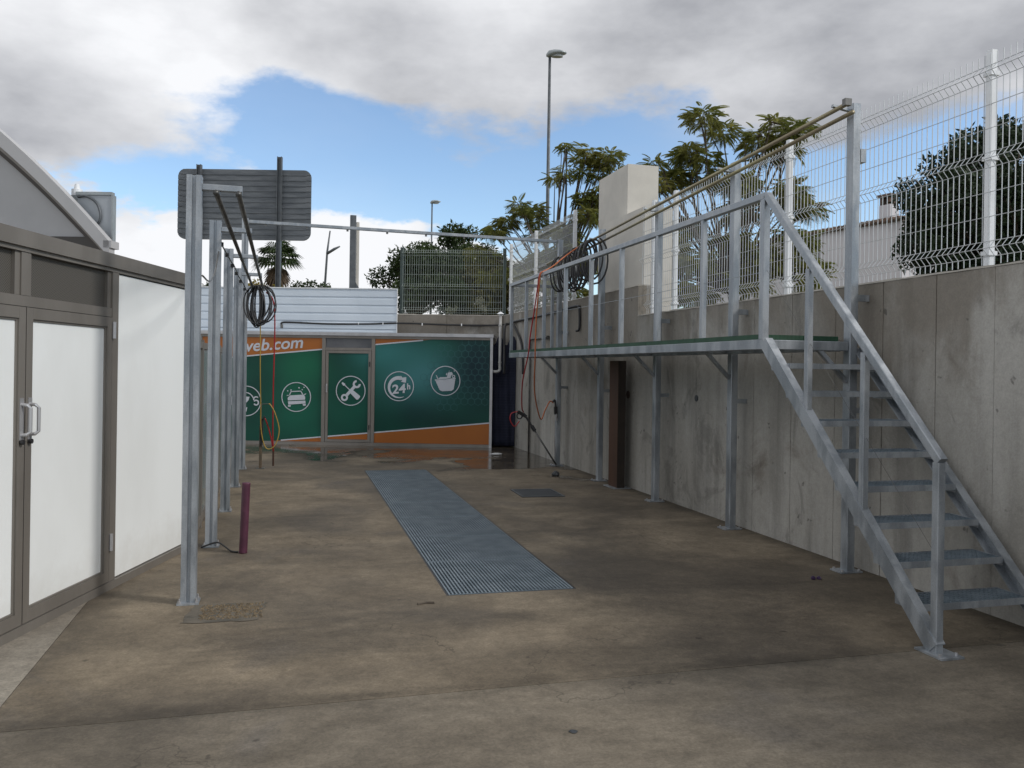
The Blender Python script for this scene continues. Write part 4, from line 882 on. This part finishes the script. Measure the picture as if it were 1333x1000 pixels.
fr_ = MB().box((-.26, -.30, .0045), (-.235, .30, .011)).box((.235, -.30, .0045), (.26, .30, .011)).box((-.2345, -.30, .0045), (.2345, -.275, .011)).box((-.2345, .275, .0045), (.2345, .30, .011)); fr_.build('rim', DSTEEL, t)
gg = MB()
for k in range(15): x = -.22 + .44 * k / 14; gg.box((x - .004, -.274, .0045), (x + .004, .274, .010))
gg.build('bars', DSTEEL, t, kind='stuff')
# broken patch beside the first left post: a shallow bed of loose stones
rnd = random.Random(8); b_ = []
for (xa, ya), (xb, yb) in zip(*(lambda c: (c, c[1:] + c[:1]))([(-.55, 5.15), (-.12, 5.13), (-.08, 5.50), (-.50, 5.53)])):
    for k in range(9): b_.append((xa + (xb - xa)*k/9 + rnd.uniform(-.014, .014), ya + (yb - ya)*k/9 + rnd.uniform(-.014, .014)))
mb = MB(); mb.add([(x, y, .003) for x, y in b_], [tuple(range(len(b_)))])
pt = mb.build('gravel_patch', mat('patch_grout', (.075, .068, .055), (.12, .105, .083), .95, 0, 9, bump=.5, bscale=50)); tag(pt, 'rough broken patch of gravel in the floor by the first steel post', 'patch')
gs = MB(); rnd = random.Random(5)
for k in range(620):
    x, y = rnd.uniform(-.46, -.10), rnd.uniform(5.19, 5.50); r_ = rnd.uniform(.004, .011); z = .003
    if rnd.random() > 1.15 - abs(x + .30) * 1.6: continue
    ang = rnd.uniform(0, 6.28); q = [(x + r_*math.cos(ang + u)*rnd.uniform(.7, 1.2), y + r_*math.sin(ang + u)*rnd.uniform(.7, 1.2)) for u in (0, 1.57, 3.14, 4.71)]
    gs.add([(a, b, z) for a, b in q] + [(x, y, z + r_*.8)], [(0,1,4),(1,2,4),(2,3,4),(3,0,4)])
gs.build('stones', GRAVEL, pt, kind='stuff')
# maroon conduit stub sticking out of the floor
pts = []; rr = []
for k in range(61): z = .56 * k / 60; pts.append((.03 * z, 0, z)); rr.append(.0335 if k % 2 else .0305)
t = tag(MB().tube(pts, rr, 14).build('conduit_stub', MAROON, None, True), 'maroon corrugated conduit standing up from the floor', 'conduit'); t.location = (-.285, 6.99, 0)
tag(MB().tube(smoothpath([(-.62, 7.22, .012), (-.50, 7.20, .05), (-.44, 7.15, .03), (-.38, 7.05, .008), (-.325, 7.0, .008)], 6), .007, 6).build('floor_cable', BLACK, None, True), 'black cable running from the post foot to the maroon conduit', 'cable')
t = thing('brown_column', 'rust brown steel box column with a dark front against the wall under the walkway', 'column', (4.16, 10.02, 0))
MB().box((-.06, -.140, .008), (.046, .145, 1.62)).build('shaft', RUST, t); MB().box((-.058, -.146, .009), (.045, -.1405, 1.619)).build('front_plate', mat('dark_brown_plate', (.016, .011, .008), (.026, .018, .012), .7, 0, 4), t); MB().box((-.12, -.19, 0), (.12, .17, .008)).build('base_plate', GALV, t)  # front plate is darker than the shaft
def litter(name, label, cat, loc, mt, seed, r_=.02):
    q = random.Random(seed); mb = MB(); n = 9
    rings = [[(math.cos(6.283*j/n)*w*r_*q.uniform(.7, 1.3), math.sin(6.283*j/n)*w*r_*q.uniform(.7, 1.3), z*r_) for j in range(n)] for z, w in ((0, .8), (.5, 1.1), (1.0, .8), (1.4, .3))]
    o = mb.loft(rings).build(name, mt); o.location = loc; return tag(o, label, cat)
litter('bottle_cap', 'larger of two purple plastic bits on the floor near the stairs', 'litter', (3.74, 5.29, 0), PURPLE, 1, .018)['group'] = 'purple bits'
litter('bottle_cap', 'smaller of two purple plastic bits on the floor near the stairs', 'litter', (3.785, 5.285, 0), PURPLE, 2, .016)['group'] = 'purple bits'
litter('crumpled_wrap', 'crumpled clear plastic lying in the puddle near the banner kiosk', 'litter', (3.60, 14.1, .002), FOAM, 3, .05).scale = (1.9, 1.3, .45); litter('clod', 'dark clod of dirt between drain grate and walkway post', 'litter', (3.72, 11.2, 0), DARKPIT, 4, .05)
litter('clod', 'small dark scrap on the light slab in front of the bay', 'litter', (1.18, 3.27, 0), DARKPIT, 6, .016).scale = (1, 1, .3)
tag(MB().tube([(.84, 5.25, .005), (.90, 5.27, .006), (.95, 5.26, .005)], .007, 6).build('twig', BARK), 'short dark twig lying near the channel corner', 'litter')

# ================================================================ BEYOND THE WALLS
# ---- back of the road sign
d_ = (Vector((.62, 21.6, 0)) - Vector((-2.6, 22.49, 0))); rz = math.atan2(d_.y, d_.x); SL = d_.length
t = thing('road_sign', 'dark grey back of a big road sign on two posts beyond the hoarding', 'sign', (-2.6, 22.49, 2.4), rz)
zb, zt, ns, cr = 2.23, 4.0, 13, .20
for i in range(ns):
    z0 = zb + (zt - zb) * i / ns; z1 = zb + (zt - zb) * (i + 1) / ns - .012
    def inset(z):
        e = min(z - zb, zt - z); return cr - math.sqrt(max(0, cr*cr - (cr - e)**2)) if e < cr else 0
    zs = [z0 + (z1 - z0) * k / 4 for k in range(5)]
    poly = [(inset(z), z) for z in reversed(zs)] + [(SL - inset(z), z) for z in zs]
    MB().plate(poly[::-1], -.012, .02).build('slat', SIGNB, t)
    if 0 < i: MB().box((cr * .6, -.026, z0 - .012), (SL - cr * .6, -.0125, z0 + .006)).build('rib', SIGNB, t)
bp_ = []
for k in range(9): a_ = R(90*k/8); bp_.append((SL - cr + cr*math.sin(a_), zt - cr + cr*math.cos(a_)))
for k in range(9): a_ = R(90 + 90*k/8); bp_.append((SL - cr + cr*math.sin(a_), zb + cr + cr*math.cos(a_)))
for k in range(9): a_ = R(180 + 90*k/8); bp_.append((cr + cr*math.sin(a_), zb + cr + cr*math.cos(a_)))
for k in range(9): a_ = R(270 + 90*k/8); bp_.append((cr + cr*math.sin(a_), zt - cr + cr*math.cos(a_)))
MB().plate(bp_, .021, .035).build('face_sheet', SIGNB, t)
for x, h in ((.56, 4.08), (2.57, 4.30)):
    MB().box((x - .055, -.15, 0), (x - .042, -.027, h)).box((x + .042, -.15, 0), (x + .055, -.027, h)).box((x - .0415, -.095, 0), (x + .0415, -.082, h)).build('post', DSTEEL, t)
# ---- street lamps
def street_lamp(name, label, loc, h, head_dir, sc=1.0, lean=(0, 0)):
    t = thing(name, label, 'street lamp', loc, math.atan2(head_dir[1], head_dir[0]), 'street lamps')
    MB().tube([(0, 0, 0), (lean[0]*.5, 0, h*.5), (lean[0], 0, h)], [.075*sc, .06*sc, .045*sc], 10).build('pole', DSTEEL, t, True)
    x = lean[0]; rings = []
    for u, w, za, zb_ in ((-.12, .05, -.02, .06), (-.04, .13, -.06, .17), (.14, .19, -.02, .20), (.34, .19, .02, .19), (.50, .12, .05, .15), (.56, .04, .08, .12)):
        rings.append([(x + u*sc, w*sc*math.cos(a), h + ((za + zb_)/2 + (zb_ - za)/2*math.sin(a))*sc) for a in [2*math.pi*k/12 for k in range(12)]])
    MB().loft(rings).build('lamp_head', LAMP, t, True)
    MB().loft([[(x + (.24 + .2*math.cos(a))*sc, .12*sc*math.sin(a), h + z*sc) for a in [2*math.pi*k/12 for k in range(12)]] for z in (.03, -.035)]).build('lens', LAMPG, t)
street_lamp('street_lamp', 'tall street lamp rising behind the trees beside the cream pillar', (8.46, 26.72, 2.08), 9.9, (.97, -.25))
street_lamp('street_lamp', 'distant street lamp above the rear mesh fence', (9.3, 54.5, 2.4), 9.9, (.97, -.25), 1.0)
t = thing('street_lamp', 'thin leaning distant lamp pole with a slanted side arm', 'street lamp', (2.55, 61.3, 2.4), -.26, 'street lamps')
MB().tube([(0, 0, 0), (.4, 0, 7.27), (.58, 0, 8.75)], [.10, .075, .05], 8).build('pole', DSTEEL, t, True); MB().tube([(.36, 0, 7.1), (.9, 0, 7.45), (1.3, 0, 7.65)], [.10, .10, .05], 8).build('arm', DSTEEL, t, True)
t = thing('steel_mast', 'plain dark steel mast standing behind the pale hoarding', 'pole', (1.57, 20.31, 2.4))
MB().beam((0, 0, 0), (0, 0, 2.70), .14, .12, (0, 1, 0)).build('shaft', DSTEEL, t); MB().beam((.115, .02, 0), (.115, .02, 2.55), .07, .06, (0, 1, 0)).build('pale_tube', CREAM, t); MB().plate([(.06, .9), (.20, .9), (.06, 1.12)], -.06, -.03).build('gusset', DSTEEL, t)
# ---- old white house behind the near fence
HP = Vector((14.2, 23.1, 2.08)); HA = math.atan2(-4.9, 1.16)
t = thing('old_house', 'old whitewashed house with dark tile eaves behind the mesh fence', 'house', tuple(HP), HA)
MB().box((0, 0, 0), (5.05, 4.5, 3.40)).build('wall', BWALL, t); MB().box((-3.2, .3, 0), (-.01, 4.5, 3.10)).build('annex_wall', BWALL, t)
MB().loft([[(x, -.10, 3.402), (x, 4.6, 3.402), (x, 4.6, 3.47), (x, 2.3, 3.72), (x, -.10, 3.45)] for x in (-.05, 5.10)]).build('roof', TILE, t)
MB().loft([[(x, .2, 3.102), (x, 4.6, 3.102), (x, 4.6, 3.2), (x, .2, 3.15)] for x in (-3.3, -.06)]).build('annex_roof', TILE, t)
for k in range(28): MB().tube([(.02 + k*.184, -.14, 3.46), (.02 + k*.184, .4, 3.51)], .055, 6).build('tile', TILE, t)
ch = MB().box((3.95, .5, 3.45), (4.30, .85, 4.0)).build('chimney', BWALL, t)
MB().box((3.96, .51, 4.001), (4.03, .84, 4.22)).box((4.22, .51, 4.001), (4.29, .84, 4.22)).box((3.90, .44, 4.221), (4.36, .92, 4.28)).build('chimney_hood', TILE, ch)
MB().box((1.6, -.012, 2.35), (2.1, -.002, 3.05)).build('window', GLASSD, t); MB().tube([(2.35, -.05, 0), (2.35, -.05, 3.38)], .035, 8).build('downpipe', LAMP, t)

# ---- vegetation
def rotmats(n, rng, tilt=None):
    a = rng.uniform(0, 2*np.pi, n); b = np.arccos(rng.uniform(-1, 1, n)) if tilt is None else rng.normal(tilt[0], tilt[1], n); c = rng.uniform(0, 2*np.pi, n)
    ca, sa, cb_, sb, cc_, sc = np.cos(a), np.sin(a), np.cos(b), np.sin(b), np.cos(c), np.sin(c); Z = np.zeros(n); I = np.ones(n)
    Rz = np.stack([ca,-sa,Z,sa,ca,Z,Z,Z,I],1).reshape(n,3,3); Ry = np.stack([cb_,Z,sb,Z,I,Z,-sb,Z,cb_],1).reshape(n,3,3); Rz2 = np.stack([cc_,-sc,Z,sc,cc_,Z,Z,Z,I],1).reshape(n,3,3)
    return Rz @ Ry @ Rz2, a
def inst(template, faces, M, pos, scale, jit=0, rng=None):
    """template (m,3), faces (f,k) -> one mesh with n copies"""
    n = len(pos); V = np.einsum('nij,mj->nmi', M, template) * scale[:, None, None] + pos[:, None, :]
    F = (faces[None, :, :] + (np.arange(n) * len(template))[:, None, None]).reshape(-1, faces.shape[1])
    return V.reshape(-1, 3), F
def leaf_mesh(name, V, F):
    me = bpy.data.meshes.new(name); me.from_pydata(V.tolist(), [], F.tolist()); me.update(); return me
def in_clumps(rng, clumps, n, shell=.55):
    w = np.array([c[3]*c[4]*c[5] for c in clumps]) ** .8; idx = rng.choice(len(clumps), n, p=w/w.sum()); C = np.array(clumps)[idx]
    d = rng.normal(size=(n, 3)); d /= np.linalg.norm(d, axis=1)[:, None]; r = shell + (1 - shell) * rng.uniform(0, 1, n) ** .6
    return C[:, :3] + d * C[:, 3:6] * r[:, None], d
LEAF_T = np.array([(0,0,0),(.28,.20,.03),(.62,.17,.02),(1,0,-.06),(.62,-.17,.02),(.28,-.20,.03)]); LEAF_F = np.array([(0,1,2,3),(0,3,4,5)])
def frond_template(n=13, droop=.35):
    """pinnate spray one unit long along x, drooping, leaflets both sides"""
    V, F = [], []
    for k in range(n):
        u = .12 + .88 * k / (n - 1); x = u; z = -droop * u * u; l = .21 * math.sin(math.pi * (.18 + .75 * u)) + .05
        for s in (-1, 1):
            o = len(V); V += [(x, 0, z), (x + l*.34, s*l*.48, z - .03), (x + l*.55, s*l, z - l*.55), (x + l*.10, s*l*.55, z - .10)]; F.append((o, o+1, o+2, o+3))
    o = len(V); V += [(0, -.008, 0), (0, .008, 0), (1, .006, -droop), (1, -.006, -droop)]; F.append((o, o+1, o+2, o+3))
    return np.array(V), np.array(F)
def limbs(base, clumps, r0, seed, fork=.35, sub=3):
    rnd = random.Random(seed); mb = MB(); b = Vector(base); C = [Vector(c[:3]) for c in clumps]; cen = sum(C, Vector()) / len(C)
    fk = b + (cen - b) * fork + Vector((rnd.uniform(-.1, .1), rnd.uniform(-.1, .1), 0))
    mb.tube(smoothpath([b, b + (fk - b)*.5 + Vector((rnd.uniform(-.08, .08), rnd.uniform(-.08, .08), 0)), fk], 4), [r0*(1 - .35*i/8) for i in range(9)], 8)
    for c, cl_ in zip(C, clumps):
        mid = fk + (c - fk)*.5 + Vector((rnd.uniform(-.15, .15), rnd.uniform(-.15, .15), rnd.uniform(.0, .2)))
        pth = smoothpath([fk, mid, c], 5); mb.tube(pth, [r0*.3*(1 - .75*i/(len(pth)-1)) for i in range(len(pth))], 6)
        for k in range(sub):
            s = pth[rnd.randint(4, len(pth)-1)]; e = c + Vector((rnd.uniform(-1, 1)*cl_[3], rnd.uniform(-1, 1)*cl_[4], rnd.uniform(-.5, 1)*cl_[5]))*.9
            p2 = smoothpath([s, (s + e)/2 + Vector((0, 0, .08)), e], 3); mb.tube(p2, [r0*.16*(1 - .6*i/(len(p2)-1)) for i in range(len(p2))], 5)
    return mb
def melia(label, base, clumps, n, seed, size, berries=True):
    rng = np.random.default_rng(seed); t = thing('melia_tree', label, 'tree', base); B = np.array(base); rq = random.Random(seed + 1); cl_ = []
    for c in clumps:         # break every clump into smaller tufts with gaps between them
        for k in range(4):
            f = rq.uniform(.34, .55); cl_.append((*(np.array([c[i] + rq.uniform(-.85, .85)*c[i + 3] for i in range(3)]) - B), c[3]*f, c[4]*f, c[5]*f*.8))
    limbs((0, 0, 0), cl_, .10, seed, .35, 1).build('trunk', BARK, t, True)
    T, F = frond_template(); pos, d = in_clumps(rng, cl_, n, .25)
    a = np.arctan2(d[:, 1], d[:, 0]) + rng.normal(0, .6, n); tl = rng.normal(.15, .35, n) - d[:, 2]*.3; ro = rng.normal(0, .35, n); Z = np.zeros(n); I = np.ones(n)
    Rz = np.stack([np.cos(a),-np.sin(a),Z,np.sin(a),np.cos(a),Z,Z,Z,I],1).reshape(n,3,3); Ry = np.stack([np.cos(tl),Z,np.sin(tl),Z,I,Z,-np.sin(tl),Z,np.cos(tl)],1).reshape(n,3,3)
    Rx = np.stack([I,Z,Z,Z,np.cos(ro),-np.sin(ro),Z,np.sin(ro),np.cos(ro)],1).reshape(n,3,3)
    V, Fc = inst(T, F, Rz @ Ry @ Rx, pos, size * rng.uniform(.7, 1.25, n)); obj('crown', leaf_mesh('crown', V, Fc), LEAF_A, t, kind='stuff')
    if berries:
        mb = MB(); rnd = random.Random(seed)
        for k in range(46):
            c = cl_[rnd.randrange(len(cl_))]; p = Vector(c[:3]) + Vector((rnd.uniform(-c[3], c[3])*.8, rnd.uniform(-c[4], c[4])*.8, rnd.uniform(-c[5], c[5])*.8)); 
            for q in range(3): mb.tube([p + Vector((rnd.uniform(-.05, .05), rnd.uniform(-.05, .05), 0)) + Vector((0, 0, z)) for z in (-.018, 0, .018)], [.006, .016, .006], 6)
        mb.build('berries', BARK, t, kind='stuff')
    return t
def bushy(name, label, cat, base, clumps, n, seed, lm, size, shell=.6, r0=.12, group=None):
    rng = np.random.default_rng(seed); t = thing(name, label, cat, base, 0, group); B = np.array(base); cl_ = [(*(np.array(c[:3]) - B), *c[3:]) for c in clumps]
    limbs((0, 0, 0), cl_, r0, seed, .3, 2).build('trunk', BARK, t, True)
    pos, d = in_clumps(rng, cl_, n, shell); M, _ = rotmats(n, rng); V, F = inst(LEAF_T, LEAF_F, M, pos, size * rng.uniform(.6, 1.4, n)); obj('crown', leaf_mesh('crown', V, F), lm, t, kind='stuff')
    return t
def clump_cloud(seed, c, rad, k, r):
    q = random.Random(seed); out = []
    while len(out) < k:
        d = Vector((q.uniform(-1, 1), q.uniform(-1, 1), q.uniform(-1, 1)))
        if d.length > 1: continue
        s = r * q.uniform(.7, 1.3); out.append((c[0] + d.x*rad[0], c[1] + d.y*rad[1], c[2] + d.z*rad[2], s, s, s*.75))
    return out
# big melia behind the near fence
melia('large feathery leaved tree with hanging berries behind the near mesh fence', (6.85, 11.7, 2.05),
      [(6.35, 11.8, 5.05, .42, .42, .36), (6.2, 11.9, 4.55, .4, .4, .3), (7.0, 11.5, 5.05, .5, .5, .30), (7.55, 11.5, 5.0, .42, .4, .3), (6.75, 11.6, 4.6, .4, .4, .3), (7.75, 11.3, 4.15, .42, .4, .34),
       (6.6, 11.7, 3.7, .55, .5, .42), (6.1, 11.9, 3.6, .45, .5, .45), (7.45, 11.4, 3.5, .4, .4, .35), (5.75, 11.95, 4.55, .26, .3, .22), (7.1, 11.5, 3.0, .5, .5, .35), (6.35, 11.8, 2.9, .6, .5, .4), (7.85, 11.3, 3.05, .3, .3, .3), (5.7, 12.0, 3.2, .35, .4, .4)], 4600, 21, .19)
melia('feathery leaved tree spreading behind the far fence and the tall lamp', (6.3, 18.95, 2.05),
      [(5.1, 19.3, 4.9, .5, .5, .28), (5.6, 19.2, 5.35, .45, .5, .3), (6.1, 19.0, 5.0, .6, .5, .35), (6.5, 18.95, 6.2, .45, .5, .25), (7.0, 18.8, 6.45, .55, .5, .28), (7.35, 18.7, 6.3, .4, .4, .25), (6.4, 18.9, 6.85, .22, .22, .14),
       (6.0, 19.0, 4.3, .7, .5, .4), (6.8, 18.8, 5.3, .6, .5, .35), (4.6, 19.5, 4.4, .35, .4, .2), (5.3, 19.2, 3.7, .6, .5, .4), (6.9, 18.8, 4.2, .7, .5, .5), (6.2, 19.0, 3.2, .8, .5, .4), (7.4, 18.7, 5.6, .4, .4, .3)], 3600, 33, .23, False)
PC, PR = Vector((12.85, 12.1, 4.1)), (2.3, 1.7, 2.0); pcl = []
for k in range(130):        # clumps spread evenly over a rounded crown, a few inside it
    zz_ = 1 - 2 * (k + .5) / 130; a_ = k * 2.39996; h_ = math.sqrt(1 - zz_*zz_); q = random.Random(k * 7 + 1); f_ = q.uniform(.80, .97) if k % 5 else .5; r_ = q.uniform(.28, .42)
    pcl.append((PC.x + PR[0]*h_*math.cos(a_)*f_, PC.y + PR[1]*h_*math.sin(a_)*f_, PC.z + PR[2]*zz_*f_, r_, r_, r_))
bushy('pine_tree', 'dark rounded pine crowding behind the mesh fence beside the old house', 'tree', (12.6, 12.0, 2.05), pcl, 62000, 5, LEAF_P, .10, .3, .2)
bushy('broadleaf_tree', 'dark rounded tree at the left post of the rear mesh fence', 'tree', (3.5, 24.0, 2.4), clump_cloud(5, (3.6, 24.0, 3.9), (1.3, 1.0, 1.1), 30, .42), 16000, 8, LEAF_B, .10, .3)
bushy('broadleaf_tree', 'tall dark tree filling the middle behind the rear mesh fence', 'tree', (5.1, 25.6, 2.4), clump_cloud(7, (5.3, 25.6, 4.4), (1.4, .9, 1.35), 34, .45), 18000, 9, LEAF_B, .11, .3)
bushy('broadleaf_tree', 'olive toned tree behind the right end of the rear mesh fence', 'tree', (6.3, 24.3, 2.4), clump_cloud(9, (6.2, 24.3, 3.95), (1.5, .8, 1.1), 30, .42), 16000, 10, LEAF_C, .10, .3)
bushy('shrub', 'loose green shrub showing above the pale hoarding', 'shrub', (.9, 28.8, 2.4), clump_cloud(11, (.9, 28.8, 3.7), (.75, .5, .55), 12, .28), 2600, 11, LEAF_B, .10, .3, .05)
bushy('shrub', 'yellow flowering shrub below the palm', 'shrub', (-.65, 31.3, 2.4), clump_cloud(13, (-.65, 31.3, 4.1), (.7, .5, .55), 12, .28), 2600, 12, LEAF_Y, .10, .3, .05)
bushy('shrub', 'low dark shrub between the left posts above the hoarding', 'shrub', (-2.4, 32.0, 2.4), clump_cloud(14, (-2.2, 32.0, 3.9), (.9, .5, .5), 10, .3), 2000, 15, LEAF_B, .10, .3, .05)
bushy('weed_tuft', 'pale dry weed at the foot of the rear mesh fence', 'weed', (3.32, 16.95, 2.58), [(3.3, 16.98, 2.68, .10, .06, .08), (3.42, 16.98, 2.72, .05, .04, .08)], 160, 16, LEAF_W, .04, .1, .006)
bushy('weed_tuft', 'taller pale weed near the right end of the rear mesh fence', 'weed', (3.95, 16.8, 2.58), [(3.9, 16.82, 2.85, .10, .06, .14), (4.0, 16.8, 2.72, .08, .05, .10)], 200, 17, LEAF_W, .04, .1, .006)
# ---- fan palm
t = thing('fan_palm', 'fan palm with a brown skirt of dead fronds below the road sign', 'palm', (-.45, 62.3, 2.4)); t.scale = (1.28, 1.28, 1.03)
MB().tube([(0, 0, 0), (.05, 0, 3.2), (0, 0, 6.6)], [.32, .26, .22], 10).build('trunk', BARK, t, True)
def fan(mb, o, d, l, w, rng):
    o, d = Vector(o), Vector(d).normalized(); s = d.cross(Vector((0, 0, 1))); s = s.normalized() if s.length > 1e-3 else Vector((1, 0, 0)); u = s.cross(d)
    tip = o + d*l*.45; mb.tube([o, tip], .02, 3); n = 11
    for k in range(n):
        a = R(-75 + 150*k/(n - 1)); q = (d*math.cos(a) + s*math.sin(a)).normalized(); ln = l*.62*(.75 + .25*math.cos(a))
        e = tip + q*ln + Vector((0, 0, -ln*.35 - rng.random()*.1)); m_ = tip + q*ln*.6; pr = q.cross(u).normalized()*w
        i = len(mb.v); mb.v += [tuple(tip), tuple(m_ + pr), tuple(e), tuple(m_ - pr)]; mb.f.append((i, i+1, i+2, i+3))
rnd = random.Random(9); gmb, dmb = MB(), MB()
for k in range(58):
    a = rnd.uniform(0, 6.283); e = rnd.uniform(-.5, 1.2); fan(gmb, (0, 0, 6.6 + rnd.uniform(-.2, .2)), (math.cos(a)*math.cos(e), math.sin(a)*math.cos(e), math.sin(e)), rnd.uniform(1.25, 1.6), .05, rnd)
for k in range(46):
    a = rnd.uniform(0, 6.283); e = rnd.uniform(-1.45, -1.0); fan(dmb, (0, 0, 6.4 - rnd.uniform(0, .5)), (math.cos(a)*math.cos(e), math.sin(a)*math.cos(e), math.sin(e)), rnd.uniform(1.0, 1.5), .05, rnd)
gmb.build('crown', LEAF_B, t, kind='stuff'); dmb.build('skirt', LEAF_D, t, kind='stuff')
